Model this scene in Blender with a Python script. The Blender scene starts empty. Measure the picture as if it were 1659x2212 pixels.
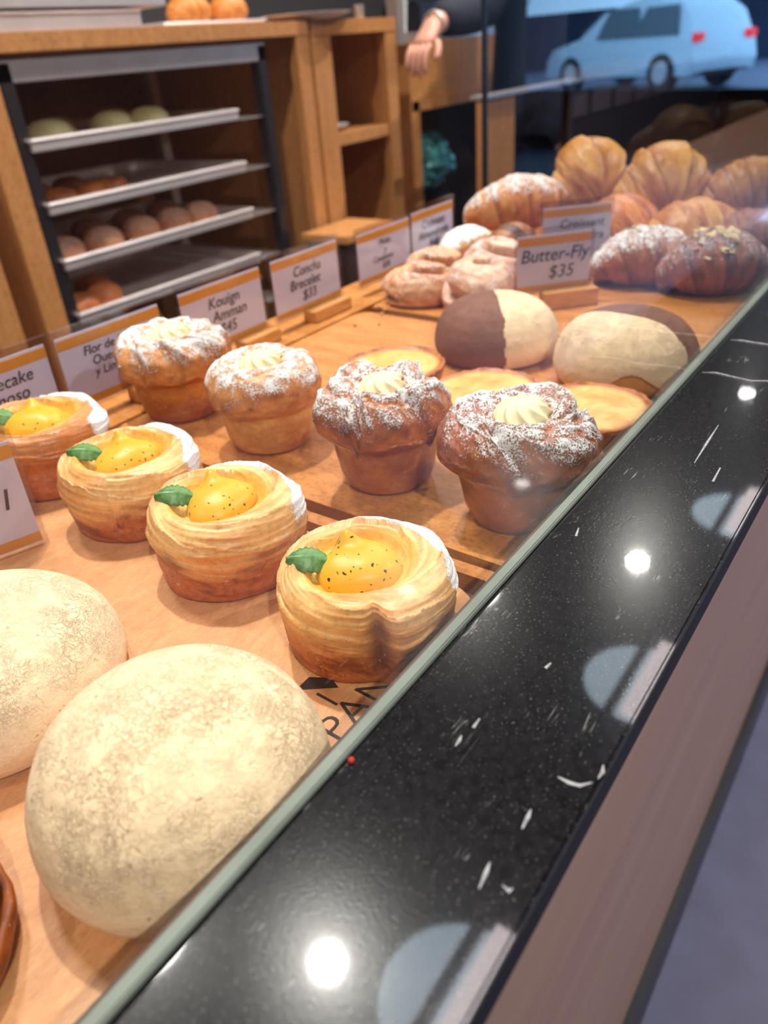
import bpy, bmesh, math, random
import numpy as np
from mathutils import Matrix, Vector
PI = math.pi
S = 0.25            # display unit: camera height above the boards, in metres
EYE = 1.2
sc = bpy.context.scene
COL = sc.collection

# ------------------------------------------------------------------ camera
cam_d = bpy.data.cameras.new('camera'); cam = bpy.data.objects.new('camera', cam_d); COL.objects.link(cam)
R = ((0.57680183, 0.46046002, -0.67474159), (-0.81367119, 0.25066492, -0.52450577), (-0.07237989, 0.85155368, 0.51924704))
cam.matrix_world = Matrix.Translation((0, 0, EYE)) @ Matrix(R).to_4x4()
cam_d.sensor_fit = 'VERTICAL'; cam_d.sensor_height = 36.0; cam_d.lens = 1650 / 2212 * 36
cam_d.clip_start = 0.02; cam_d.clip_end = 300
cam_d.dof.use_dof = True; cam_d.dof.focus_distance = 0.37; cam_d.dof.aperture_fstop = 26.85 / 3.3
sc.camera = cam
sc.view_settings.view_transform = 'Standard'; sc.view_settings.look = 'None'
sc.view_settings.gamma = 1.0; sc.view_settings.exposure = -0.10
sc.view_settings.use_curve_mapping = False
sc.cycles.max_bounces = 8; sc.cycles.transparent_max_bounces = 24; sc.cycles.glossy_bounces = 4
sc.cycles.sample_clamp_indirect = 6.0
sc.cycles.use_denoising = True

# ------------------------------------------------------------------ world: bright overcast daylight outside
w = bpy.data.worlds.new('street daylight'); sc.world = w; w.use_nodes = True
bg = w.node_tree.nodes['Background']; bg.inputs[0].default_value = (0.30, 0.60, 1.0, 1); bg.inputs[1].default_value = 5.0

# ------------------------------------------------------------------ lights (ceiling spots over display and aisle, plus added fill)
def lamp(name, loc, power, size, col=(1, .95, .89), spread=2.6):
    d = bpy.data.lights.new(name, 'AREA'); d.shape = 'DISK'; d.size = size; d.energy = power; d.color = col; d.spread = spread
    o = bpy.data.objects.new(name, d); COL.objects.link(o); o.location = loc
    return o
SPOTS = [(0.66, .80, 2.66), (2.60, .74, 2.66), (-1.25, .80, 2.66), (4.5, .78, 2.66)]
for i, p in enumerate(SPOTS):
    lamp('spot_light', p, (22, 24, 12, 13)[i], .07)
for p in ((0.5, 1.38, 2.84), (2.3, 1.38, 2.84)):
    lamp('room_fill_light', p, 17, .3)  # added fill lamps without fixtures, brightening the cabinets from out of view
CSPOTS = [(1.97, -1.20, 2.66), (2.96, -1.19, 2.66), (-.70, -1.20, 2.66)]  # last one is an added fill lamp, placed out of view
for p in CSPOTS: lamp('customer_light', p, 44, .07, (1, .95, .92))

# ------------------------------------------------------------------ noise in numpy
def _hash(ix, iy, iz, seed):
    n = (ix.astype(np.int64) * 374761393 + iy.astype(np.int64) * 668265263 + iz.astype(np.int64) * 2147483647 + seed * 1274126177) & 0xffffffff
    n = ((n ^ (n >> 13)) * 1274126177) & 0xffffffff
    n = (n ^ (n >> 16)) & 0xffffffff
    return n / 4294967295.0
def vnoise(P, seed=0):
    P = np.asarray(P, float); I = np.floor(P).astype(np.int64); F = P - I; F = F * F * (3 - 2 * F)
    o = 0
    for dx in (0, 1):
        for dy in (0, 1):
            for dz in (0, 1):
                wgt = (F[..., 0] if dx else 1 - F[..., 0]) * (F[..., 1] if dy else 1 - F[..., 1]) * (F[..., 2] if dz else 1 - F[..., 2])
                o = o + wgt * _hash(I[..., 0] + dx, I[..., 1] + dy, I[..., 2] + dz, seed)
    return o * 2 - 1
def fbm(P, seed=0, oct=4):
    P = np.asarray(P, float); a = 1; s = 0; t = 0
    for k in range(oct):
        s = s + a * vnoise(P * 2 ** k, seed + k * 7); t += a; a *= .5
    return s / t
def st(*a):
    return np.stack(np.broadcast_arrays(*a), -1)
def sm(a, b, x):
    t = np.clip((x - a) / (b - a), 0, 1); return t * t * (3 - 2 * t)
def mixc(c0, c1, f):
    return np.asarray(c0) * (1 - f[..., None]) + np.asarray(c1) * f[..., None]
def srgb(r, g, b):
    return tuple(((c / 255) / 12.92 if c <= 10.3 else (((c / 255) + .055) / 1.055) ** 2.4) for c in (r, g, b))

# ------------------------------------------------------------------ object helpers
def thing(name, label, cat, loc=(0, 0, 0), rotz=0, group=None):
    o = bpy.data.objects.new(name, None); COL.objects.link(o); o.location = loc; o.rotation_euler = (0, 0, rotz)
    o.empty_display_size = .02
    o['label'] = label; o['category'] = cat
    if group: o['group'] = group
    return o
def tag(o, label, cat, group=None):
    o['label'] = label; o['category'] = cat
    if group: o['group'] = group
    return o
def link(name, me, parent=None, loc=None, rot=None):
    o = bpy.data.objects.new(name, me); COL.objects.link(o); o.parent = parent
    if loc: o.location = loc
    if rot: o.rotation_euler = rot
    return o
def mesh_np(name, V, F, mat, parent=None, smooth=True, col=None, sug=None, loc=None, rot=None):
    me = bpy.data.meshes.new(name); me.from_pydata(np.asarray(V, float).tolist(), [], [tuple(f) for f in F]); me.update()
    if smooth: me.polygons.foreach_set('use_smooth', [True] * len(me.polygons))
    if col is not None:
        a = me.color_attributes.new('col', 'FLOAT_COLOR', 'POINT'); c = np.ones((len(V), 4)); c[:, :3] = np.clip(col, 0, 1); a.data.foreach_set('color', c.ravel())
    if sug is not None:
        a = me.attributes.new('sug', 'FLOAT', 'POINT'); a.data.foreach_set('value', np.asarray(sug, float).ravel())
    if mat: me.materials.append(mat)
    return link(name, me, parent, loc, rot)
def grid_faces(nv, nt, closed=True):
    i = np.arange(nv - 1)[:, None]; j = np.arange(nt if closed else nt - 1)[None, :]; j2 = (j + 1) % nt
    a = i * nt + j; b = i * nt + j2; c = (i + 1) * nt + j2; d = (i + 1) * nt + j
    return np.stack([a, b, c, d], -1).reshape(-1, 4)
def revolve(name, P, mat, parent=None, col=None, sug=None, **k):
    nv, nt, _ = P.shape
    return mesh_np(name, P.reshape(-1, 3), grid_faces(nv, nt).tolist(), mat, parent, True,
                   None if col is None else col.reshape(-1, 3), None if sug is None else sug.reshape(-1), **k)
def BM(): return bmesh.new()
def add_box(bm, c, s, rotz=0, bev=0, mat=None):
    b2 = bmesh.new(); bmesh.ops.create_cube(b2, size=1)
    for v in b2.verts: v.co = Vector((v.co.x * s[0], v.co.y * s[1], v.co.z * s[2]))
    if bev: bmesh.ops.bevel(b2, geom=list(b2.edges), offset=bev, segments=2, affect='EDGES')
    M = Matrix.Translation(c) @ Matrix.Rotation(rotz, 4, 'Z')
    if mat is not None: M = M @ mat
    b2.transform(M); me = bpy.data.meshes.new('t'); b2.to_mesh(me); b2.free(); bm.from_mesh(me); bpy.data.meshes.remove(me)
def span(bm, x0, x1, y0, y1, z0, z1, bev=0):
    add_box(bm, ((x0 + x1) / 2, (y0 + y1) / 2, (z0 + z1) / 2), (abs(x1 - x0), abs(y1 - y0), abs(z1 - z0)), 0, bev)
def add_tube(bm, pts, rad, n=12, caps=True):
    pts = [Vector(p) for p in pts]; rings = []
    for i, p in enumerate(pts):
        d = (pts[min(i + 1, len(pts) - 1)] - pts[max(i - 1, 0)]).normalized()
        a = d.orthogonal().normalized() if i == 0 else (a - d * a.dot(d)).normalized()
        b = d.cross(a); r = rad[i] if hasattr(rad, '__len__') else rad
        rings.append([bm.verts.new(p + (a * math.cos(t) + b * math.sin(t)) * r) for t in [2 * PI * k / n for k in range(n)]])
    for q, s_ in zip(rings, rings[1:]):
        for k in range(n): bm.faces.new((q[k], q[(k + 1) % n], s_[(k + 1) % n], s_[k]))
    if caps: bm.faces.new(rings[0][::-1]); bm.faces.new(rings[-1])
def add_cyl(bm, c, r0, r1, h, n=32):
    add_tube(bm, [(c[0], c[1], c[2]), (c[0], c[1], c[2] + h)], [r0, r1], n)
def obj(name, bm, mat, parent=None, smooth=False, loc=None, rot=None):
    me = bpy.data.meshes.new(name); bmesh.ops.recalc_face_normals(bm, faces=bm.faces); bm.to_mesh(me); bm.free()
    if mat: me.materials.append(mat)
    if smooth:
        me.polygons.foreach_set('use_smooth', [True] * len(me.polygons))
        me.set_sharp_from_angle(angle=math.radians(40))
    return link(name, me, parent, loc, rot)
def struct(name, bm, mat, parent=None):
    o = obj(name, bm, mat, parent)
    if parent is None: o['kind'] = 'structure'
    return o
def U(x, y, z): return (x * S, y * S, EYE + z * S)

# ------------------------------------------------------------------ materials
class NT:
    def __init__(s, name):
        s.m = bpy.data.materials.new(name); s.m.use_nodes = True; s.t = s.m.node_tree; s.n = s.t.nodes; s.l = s.t.links
        s.b = s.n['Principled BSDF']; s.out = s.n['Material Output']; s.tc = s.n.new('ShaderNodeTexCoord')
    def add(s, typ, **k):
        n = s.n.new(typ)
        for a, v in k.items(): setattr(n, a, v)
        return n
    def cn(s, a, b): s.l.new(a, b)
    def map(s, scale=(1, 1, 1), rot=(0, 0, 0), src='Object'):
        n = s.add('ShaderNodeMapping'); n.inputs['Scale'].default_value = scale; n.inputs['Rotation'].default_value = rot
        s.cn(s.tc.outputs[src], n.inputs[0]); return n.outputs[0]
    def noise(s, vec, scale, detail=3, rough=.5, dist=0):
        n = s.add('ShaderNodeTexNoise'); n.inputs['Scale'].default_value = scale; n.inputs['Detail'].default_value = detail
        n.inputs['Roughness'].default_value = rough; n.inputs['Distortion'].default_value = dist; s.cn(vec, n.inputs['Vector']); return n.outputs[0]
    def ramp(s, fac, stops):
        n = s.add('ShaderNodeValToRGB'); e = n.color_ramp.elements
        while len(e) < len(stops): e.new(.5)
        for i, (p, c) in enumerate(stops): e[i].position = p; e[i].color = (*c, 1) if hasattr(c, '__len__') else (c, c, c, 1)
        s.cn(fac, n.inputs[0]); return n.outputs[0]
    def mix(s, f, a, b, typ='MIX'):
        n = s.add('ShaderNodeMix', data_type='RGBA', blend_type=typ)
        for v, i in ((f, 0), (a, 6), (b, 7)):
            if hasattr(v, 'is_linked') or hasattr(v, 'links'): s.cn(v, n.inputs[i])
            elif hasattr(v, '__len__'): n.inputs[i].default_value = (*v, 1)
            else: n.inputs[i].default_value = v
        return n.outputs[2]
    def math(s, op, a, b=None, c=None):
        n = s.add('ShaderNodeMath', operation=op)
        for i, v in enumerate((a, b, c)):
            if v is None: continue
            if hasattr(v, 'links'): s.cn(v, n.inputs[i])
            else: n.inputs[i].default_value = v
        return n.outputs[0]
    def bump(s, h, strength, dist=.001, prev=None):
        n = s.add('ShaderNodeBump'); n.inputs['Strength'].default_value = strength; n.inputs['Distance'].default_value = dist
        s.cn(h, n.inputs['Height'])
        if prev: s.cn(prev, n.inputs['Normal'])
        return n.outputs[0]
def plain(name, col, rough=.5, metal=0, var=.08, scale=60, bump=0, emis=None, es=1, coat=0, spec=.5):
    t = NT(name); v = t.map(); n = t.noise(v, scale)
    c0 = tuple(c * (1 - var) for c in col); c1 = tuple(min(1, c * (1 + var)) for c in col)
    t.cn(t.ramp(n, [(.3, c0), (.7, c1)]), t.b.inputs['Base Color'])
    t.b.inputs['Roughness'].default_value = rough; t.b.inputs['Metallic'].default_value = metal
    t.b.inputs['Coat Weight'].default_value = coat; t.b.inputs['Specular IOR Level'].default_value = spec
    if bump: t.cn(t.bump(n, bump), t.b.inputs['Normal'])
    if emis: t.b.inputs['Emission Color'].default_value = (*emis, 1); t.b.inputs['Emission Strength'].default_value = es
    return t.m
def wood(name, c0, c1, c2, scale=(1, 12, 12), rough=.45, fine=220, bump=.15, src='Object'):
    t = NT(name); v = t.map(scale, src=src)
    n = t.noise(v, 9, 5, .6, 1.2); n2 = t.noise(t.map((scale[0] * 1.5, scale[1] * 6, scale[2] * 6), src=src), fine / 10, 4, .7)
    a = t.ramp(n, [(.25, c0), (.5, c1), (.78, c2)])
    f = t.ramp(n2, [(.36, .66), (.5, 1), (.8, 1.08)])
    t.cn(t.mix(1, a, f, 'MULTIPLY'), t.b.inputs['Base Color'])
    t.b.inputs['Roughness'].default_value = rough
    t.cn(t.bump(n2, bump, .0006), t.b.inputs['Normal'])
    return t.m
def pastry_mat(name, rough=.42, sugar_scale=700, bump=.5, coat=0.0, nscale=(1, 1, 1), fine=260):
    t = NT(name); a = t.add('ShaderNodeAttribute', attribute_name='col'); s = t.add('ShaderNodeAttribute', attribute_name='sug')
    v = t.map(); vs = t.map(nscale)
    n = t.noise(vs, fine, 5, .65); n2 = t.noise(v, sugar_scale, 3, .7); n3 = t.noise(v, 130, 4, .6)
    c = t.mix(1, a.outputs['Color'], t.ramp(n, [(.3, .84), (.5, 1), (.75, 1.08)]), 'MULTIPLY')
    c = t.mix(1, c, t.ramp(n3, [(.3, (.92, .86, .78)), (.55, (1, 1, 1)), (.8, (1.05, 1.07, 1.1))]), 'MULTIPLY')
    q = t.math('MULTIPLY_ADD', t.math('SUBTRACT', n2, .5), 2.6, s.outputs['Fac'])
    q = t.math('MULTIPLY_ADD', t.math('SUBTRACT', n3, .5), 1.2, q)
    f = t.ramp(q, [(.42, 0), (.72, 1)])
    c = t.mix(f, c, (.93, .92, .91))
    t.cn(c, t.b.inputs['Base Color'])
    t.cn(t.mix(f, (rough,) * 3, (.95, .95, .95)), t.b.inputs['Roughness'])
    b = t.bump(n, bump, .0009); b = t.bump(t.math('MULTIPLY', f, n2), .7, .0009, b); t.cn(b, t.b.inputs['Normal'])
    t.b.inputs['Coat Weight'].default_value = coat; t.b.inputs['Coat Roughness'].default_value = .3
    return t.m
M = {}
M['pastry'] = pastry_mat('flaky pastry', .40, 900, .25)
M['glazed'] = pastry_mat('glossy baked crust', .30, 900, .6, .25)
M['croissant'] = pastry_mat('croissant crust', .42, 500, .5, 0, (1, 1, 1), 160)

def crust_mat(name, light, crack, pit, scale=230, strength=.75, amt=1.0):
    t = NT(name); v = t.map(); wv = t.noise(v, 55, 3)
    vec = t.add('ShaderNodeVectorMath', operation='ADD'); t.cn(v, vec.inputs[0])
    nz = t.add('ShaderNodeTexNoise'); nz.inputs['Scale'].default_value = 180; nz.inputs['Detail'].default_value = 4; t.cn(v, nz.inputs['Vector'])
    sc_ = t.add('ShaderNodeVectorMath', operation='SCALE'); sc_.inputs['Scale'].default_value = .012; t.cn(nz.outputs['Color'], sc_.inputs[0]); t.cn(sc_.outputs[0], vec.inputs[1])
    vo = t.add('ShaderNodeTexVoronoi', feature='DISTANCE_TO_EDGE'); vo.inputs['Scale'].default_value = scale; t.cn(vec.outputs[0], vo.inputs['Vector'])
    vo2 = t.add('ShaderNodeTexVoronoi', feature='DISTANCE_TO_EDGE'); vo2.inputs['Scale'].default_value = scale * 2.3; t.cn(vec.outputs[0], vo2.inputs['Vector'])
    s = t.add('ShaderNodeAttribute', attribute_name='sug')
    msk = t.math('MULTIPLY', t.ramp(wv, [(.40, 0), (.62, 1)]), s.outputs['Fac'])
    cr = t.math('MULTIPLY', t.ramp(vo.outputs[0], [(0, 1), (.06, 0)]), msk)
    wv2 = t.noise(v, 90, 2)
    cr2 = t.math('MULTIPLY', t.ramp(vo2.outputs[0], [(0, 1), (.10, 0)]), t.math('MULTIPLY', t.ramp(wv2, [(.42, 0), (.6, .75)]), s.outputs['Fac']))
    cm = t.math('MAXIMUM', cr, cr2)
    fine = t.noise(v, 900, 3, .7)
    c = t.mix(1, light, t.ramp(fine, [(.3, .93), (.7, 1.04)]), 'MULTIPLY')
    pn = t.noise(v, 260, 1); pitm = t.ramp(pn, [(.71, 0), (.76, .8)])
    c = t.mix(t.math('MULTIPLY', cm, .30 * amt), c, crack); c = t.mix(t.math('MULTIPLY', pitm, .5), c, pit)
    t.cn(c, t.b.inputs['Base Color']); t.b.inputs['Roughness'].default_value = .78
    h = t.math('SUBTRACT', t.math('MULTIPLY', fine, .16), cm); h = t.math('SUBTRACT', h, t.math('MULTIPLY', pitm, .6))
    lump = t.noise(v, 150, 3, .6); b0 = t.bump(lump, .55, .0022)
    t.cn(t.bump(h, strength, .0011, b0), t.b.inputs['Normal'])
    return t.m
M['vanilla'] = crust_mat('vanilla sugar crust', srgb(242, 212, 172), srgb(208, 156, 96), srgb(190, 136, 70))
M['choc'] = crust_mat('chocolate sugar crust', srgb(132, 86, 66), srgb(84, 48, 34), srgb(80, 44, 30), 170)
M['bread'] = plain('soft bread', srgb(206, 152, 88), .6, var=.12, scale=90, bump=.2)

def custard_mat():
    t = NT('poppy custard'); v = t.map()
    vo = t.add('ShaderNodeTexVoronoi'); vo.inputs['Scale'].default_value = 330; vo.inputs['Randomness'].default_value = 1
    nz = t.add('ShaderNodeTexNoise'); nz.inputs['Scale'].default_value = 260; t.cn(v, nz.inputs['Vector'])
    sc_ = t.add('ShaderNodeVectorMath', operation='MULTIPLY_ADD'); t.cn(nz.outputs['Color'], sc_.inputs[0]); sc_.inputs[1].default_value = (.004,) * 3; t.cn(v, sc_.inputs[2]); t.cn(sc_.outputs[0], vo.inputs['Vector'])
    d = t.ramp(vo.outputs['Distance'], [(.20, 1), (.27, 0)])
    pick = t.ramp(t.noise(v, 150, 1), [(.44, 0), (.50, 1)]); rnd = t.ramp(vo.outputs['Color'], [(.42, 0), (.46, 1)])
    f = t.math('MULTIPLY', t.math('MULTIPLY', d, pick), rnd)
    base = t.ramp(t.noise(v, 45, 2), [(.3, (.68, .36, .018)), (.7, (.76, .47, .05))])
    t.cn(t.mix(f, base, (.03, .025, .03)), t.b.inputs['Base Color'])
    t.b.inputs['Specular IOR Level'].default_value = .3; t.b.inputs['Roughness'].default_value = .38; t.b.inputs['Subsurface Weight'].default_value = .12; t.b.inputs['Subsurface Radius'].default_value = (.01, .006, .002)
    t.b.inputs['Subsurface Scale'].default_value = .3
    return t.m
M['custard'] = custard_mat()
M['whip'] = plain('piped vanilla cream', srgb(240, 230, 182), .5, var=.03)
def leaf_mat():
    t = NT('mint leaf'); v = t.map(); n = t.noise(v, 300, 3)
    t.cn(t.ramp(n, [(.3, srgb(62, 108, 46)), (.7, srgb(106, 152, 78))]), t.b.inputs['Base Color']); t.b.inputs['Roughness'].default_value = .42
    return t.m
M['leaf'] = leaf_mat()
M['board'] = wood('pale maple board', srgb(200, 136, 84), srgb(216, 154, 100), srgb(226, 170, 116), (3, 8, 8), .42, 500, .12)
M['plank'] = wood('honey oak board', srgb(176, 106, 46), srgb(202, 132, 66), srgb(222, 156, 86), (7, 1.2, 7), .42, 320, .16)
M['deck'] = wood('dark under deck', srgb(64, 36, 20), srgb(84, 48, 26), srgb(100, 60, 34), (2, 8, 8), .6)
M['cab'] = wood('tan cabinet plywood', srgb(186, 122, 66), srgb(198, 134, 76), srgb(208, 146, 88), (6, 6, .8), .5, 160, .05)
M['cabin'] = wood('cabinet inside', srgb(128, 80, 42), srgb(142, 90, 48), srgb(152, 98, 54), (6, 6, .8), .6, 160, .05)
M['darkwood'] = plain('dark brown panel', srgb(58, 38, 32), .5, var=.15, scale=12)
M['block'] = wood('sign block wood', srgb(196, 132, 66), srgb(212, 150, 84), srgb(224, 166, 100), (2, 12, 12), .5)

def granite():
    t = NT('polished black granite'); v = t.map()
    n1 = t.noise(v, 900, 2, .6); n2 = t.noise(v, 260, 3, .6)
    base = t.ramp(n2, [(.3, (.004, .004, .005)), (.7, (.015, .014, .016))])
    fl = t.math('MULTIPLY', t.ramp(n1, [(.63, 0), (.72, 1)]), t.ramp(t.noise(v, 70, 2), [(.35, .3), (.65, 1)]))
    c = t.mix(t.math('MULTIPLY', fl, .30), base, (.55, .50, .42))
    # pale veins running mostly along the ledge, broken into flecks
    vv = t.map((9, 95, 40), (0, 0, .22)); vn = t.noise(vv, 1.0, 3, .55, .6)
    vein = t.ramp(vn, [(.492, 0), (.5, 1), (.508, 0)])
    brk = t.ramp(t.noise(v, 38, 3, .7), [(.58, 0), (.66, 1)])
    c = t.mix(t.math('MULTIPLY', t.math('MULTIPLY', vein, brk), .55), c, (.50, .48, .46))
    vb = t.map((26, 120, 60), (0, 0, .3)); fb = t.ramp(t.noise(vb, 1.3, 1), [(.80, 0), (.83, .6)])
    c = t.mix(fb, c, (.45, .44, .45))
    t.cn(c, t.b.inputs['Base Color'])
    t.b.inputs['Roughness'].default_value = .20; t.b.inputs['Specular IOR Level'].default_value = .12
    t.b.inputs['Coat Weight'].default_value = 1.0; t.b.inputs['Coat Roughness'].default_value = .035; t.b.inputs['Coat IOR'].default_value = 1.5
    t.cn(t.bump(n1, .12, .0003), t.b.inputs['Normal'])
    return t.m
M['granite'] = granite()
M['vein'] = plain('white mineral vein', (.34, .33, .34), .35, var=.4, scale=400)
M['greyseal'] = plain('pale green glass edge', srgb(126, 134, 124), .5, var=.12, scale=30, spec=.2)
def brushed():
    t = NT('brushed brown laminate'); v = t.map((1.2, 60, 160)); n = t.noise(v, 3, 5, .65)
    n2 = t.noise(t.map((.5, 5, 5)), 4, 2)
    c = t.mix(n2, srgb(150, 108, 102), srgb(176, 142, 112)); c = t.mix(1, c, t.ramp(n, [(.3, .9), (.7, 1.08)]), 'MULTIPLY')
    t.cn(c, t.b.inputs['Base Color']); t.b.inputs['Roughness'].default_value = .34; t.b.inputs['Metallic'].default_value = .1
    return t.m
M['front'] = brushed()
M['black'] = plain('black paint', (.008, .009, .014), .4)
M['floor'] = plain('grey floor', srgb(84, 84, 110), .55, var=.14, scale=14, bump=.05)
M['steel'] = plain('stainless steel', (.66, .58, .56), .34, .65, var=.06, scale=20)
M['traym'] = plain('aluminium tray', (.84, .74, .71), .38, .6, var=.05, scale=20)
M['darkmetal'] = plain('dark rack metal', srgb(70, 62, 66), .38, .7, var=.08)
M['paper'] = plain('white card', srgb(222, 220, 244), .6, var=.01)
M['orange'] = plain('orange printed band', srgb(232, 160, 60), .55, var=.02)
M['ink'] = plain('marker ink', (.03, .025, .035), .6)
M['white'] = plain('white porcelain', (.85, .84, .82), .25, var=.01)
M['wall'] = plain('grey plaster wall', srgb(120, 112, 110), .8, var=.03, scale=4)
M['dwall'] = plain('dark plaster wall', srgb(50, 44, 48), .8, var=.05, scale=4)
M['ceil'] = plain('dark ceiling', srgb(70, 66, 68), .85, var=.03, scale=4)
M['navy'] = plain('navy cloth', srgb(26, 26, 44), .85, var=.15, scale=40)
M['skin'] = plain('skin', srgb(214, 150, 126), .5, var=.04)
M['hair'] = plain('dark hair', (.02, .014, .01), .6)
M['teal'] = plain('teal plastic bag', srgb(96, 186, 182), .16, var=.35, scale=28, bump=.9, coat=.8)
M['text'] = plain('burnt engraving', srgb(52, 34, 24), .7, var=.02)
M['almond'] = plain('almond flakes', srgb(232, 206, 150), .55, var=.06)
M['red'] = plain('red crumb', (.5, .03, .015), .5)
M['crumb'] = plain('pastry crumb', srgb(224, 176, 112), .7)

def pane(name, tint, rough=0.0, f0=.04):
    t = NT(name); t.n.remove(t.b)
    g = t.add('ShaderNodeNewGeometry'); d = t.add('ShaderNodeVectorMath', operation='DOT_PRODUCT')
    t.cn(g.outputs['Normal'], d.inputs[0]); t.cn(g.outputs['Incoming'], d.inputs[1])
    k = t.math('SUBTRACT', 1.0, t.math('ABSOLUTE', d.outputs['Value'])); k = t.math('POWER', k, 5.0)
    k = t.math('MULTIPLY_ADD', k, 1 - f0, f0)
    tr = t.add('ShaderNodeBsdfTransparent'); tr.inputs[0].default_value = (*tint, 1)
    gl = t.add('ShaderNodeBsdfGlossy'); gl.inputs['Roughness'].default_value = rough
    mx = t.add('ShaderNodeMixShader'); t.cn(k, mx.inputs[0]); t.cn(tr.outputs[0], mx.inputs[1]); t.cn(gl.outputs[0], mx.inputs[2]); t.cn(mx.outputs[0], t.out.inputs[0])
    return t.m
M['glass'] = pane('clear glass', (.985, .995, .985))
M['smoke'] = pane('smoked glass', (.80, .80, .83))
M['acrylic'] = pane('clear acrylic', (.93, .92, .93), .05)

# ------------------------------------------------------------------ room shell (the shop, open to the street at its far customer corner)
b = BM(); span(b, -4, 45, -40, 3.2, -.1, 0); struct('floor', b, M['floor'])
b = BM(); span(b, -4, 10.4, -5.6, 3.2, 2.9, 3.0); struct('ceiling', b, M['ceil'])
b = BM(); span(b, -4, 8.4, 3.2, 3.3, 0, 3); struct('wall_back', b, M['wall'])
b = BM(); span(b, -4.1, -4, -2.2, 3.2, 0, 3); struct('wall_left', b, M['dwall'])
def wall_between(bm, p, q, z0, z1, th=.1):
    dx, dy = q[0] - p[0], q[1] - p[1]; add_box(bm, ((p[0] + q[0]) / 2, (p[1] + q[1]) / 2, (z0 + z1) / 2), (math.hypot(dx, dy), th, z1 - z0), math.atan2(dy, dx))
b = BM(); span(b, -4, 3.9, -2.3, -2.2, 0, 3); wall_between(b, (3.9, -2.25), (10.0, -4.75), 0, 3); struct('wall_front', b, M['dwall'])
b = BM(); wall_between(b, (10.0, -4.75), (8.45, -.6), 0, .60); struct('trim_1', b, M['dwall'])
b = BM(); span(b, 8.3, 8.4, -.7, 3.2, 0, 3); struct('wall_right', b, M['darkwood'])

# ------------------------------------------------------------------ ceiling lamps
for i, p in enumerate(SPOTS):
    t = thing('ceiling_spotlight', ['small round ceiling spotlight above the near end of the pastry display', 'small round ceiling spotlight above the far end of the pastry display',
              'small round ceiling spotlight behind the camera above the counter', 'small round ceiling spotlight beyond the end glass of the display'][i], 'ceiling lamp', (p[0], p[1], 2.9), 0, 'ceiling spotlights')
    b = BM(); add_cyl(b, (0, 0, -.21), .055, .055, .17, 24); obj('lamp_housing', b, M['black'], t, True)
    b = BM(); add_cyl(b, (0, 0, -.05), .012, .012, .05, 12); obj('stem', b, M['black'], t, True)
for i, xr in enumerate((.40, 1.03, 1.67)):
    k = 8.42 * S
    t = thing('round_ceiling_lamp', ['round pale ceiling lamp, the nearest of three in the row', 'round pale ceiling lamp in the middle of the row of three', 'round pale ceiling lamp, the farthest of three in the row'][i], 'ceiling lamp', (xr * k, .262 * k, 2.9), 0, 'round ceiling lamps in a row')
    b = BM(); add_cyl(b, (0, 0, -.02), .205, .205, .02, 48); obj('diffuser', b, plain('cool lamp diffuser', (.8, .85, .9), .6, emis=(.62, .78, .92), es=11.0), t)
    b = BM(); add_tube(b, [(math.cos(a) * .215, math.sin(a) * .215, -.012) for a in np.linspace(0, 2 * PI, 49)], .012, 8); obj('trim_ring', b, M['black'], t)
    b = BM(); span(b, -.21, .21, -.075, .0, -.07, -.055); obj('light_bar', b, plain('warm lamp diffuser', (.9, .85, .85), .6, emis=(1, .84, .86), es=24.0), t)
for i, p in enumerate(CSPOTS):
    t = thing('ceiling_spotlight', ['small round spotlight over the customer aisle, nearer one ahead of the camera', 'small round spotlight over the customer aisle, farther one ahead of the camera', 'small round spotlight added as unseen fill over the customer aisle behind the camera'][i], 'ceiling lamp', (p[0], p[1], 2.9), 0, 'ceiling spotlights')
    b = BM(); add_cyl(b, (0, 0, -.21), .055, .055, .17, 24); obj('lamp_housing', b, M['black'], t, True)
    b = BM(); add_cyl(b, (0, 0, -.05), .012, .012, .05, 12); obj('stem', b, M['black'], t, True)
b = BM(); span(b, -.5, 6, .568, .60, 2.80, 2.83); tag(obj('ceiling_rail', b, M['black']), 'thin dark rail running under the round ceiling lamps', 'rail')

# ------------------------------------------------------------------ counter and ledge
YO, YI, DL = .196, .490, .80
b = BM(); span(b, -.9, 3.6, YO * S, (YI + .017) * S, EYE - (DL + .055) * S, EYE - DL * S, .0010)
ledge = thing('granite_ledge', 'black granite ledge with pale veins along the counter front', 'ledge', (0, 0, 0))
obj('slab', b, M['granite'], ledge)
b = BM(); span(b, -.9, 3.6, YO * S - .0006, YO * S + .001, EYE - (DL + .055) * S, EYE - DL * S - .0012); obj('honed_edge', b, plain('honed black stone edge', (.006, .006, .010), .6, spec=.25), ledge)
for x0, dx, dy0, dy1 in ((2.03, .03, .02, .30), (2.31, .015, .02, .30)):
    pts = [((x0 + dx * math.sin(k * 1.3) * .3) * S + .0006 * math.sin(k * 2.7), (YI - dy0 - (dy1 - dy0) * k / 9) * S, EYE - DL * S + .00005) for k in range(10)]
    b = BM(); add_tube(b, pts, [.0007 if k not in (0, 9) else .0002 for k in range(10)], 6); obj('vein', b, M['vein'], ledge)
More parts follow.
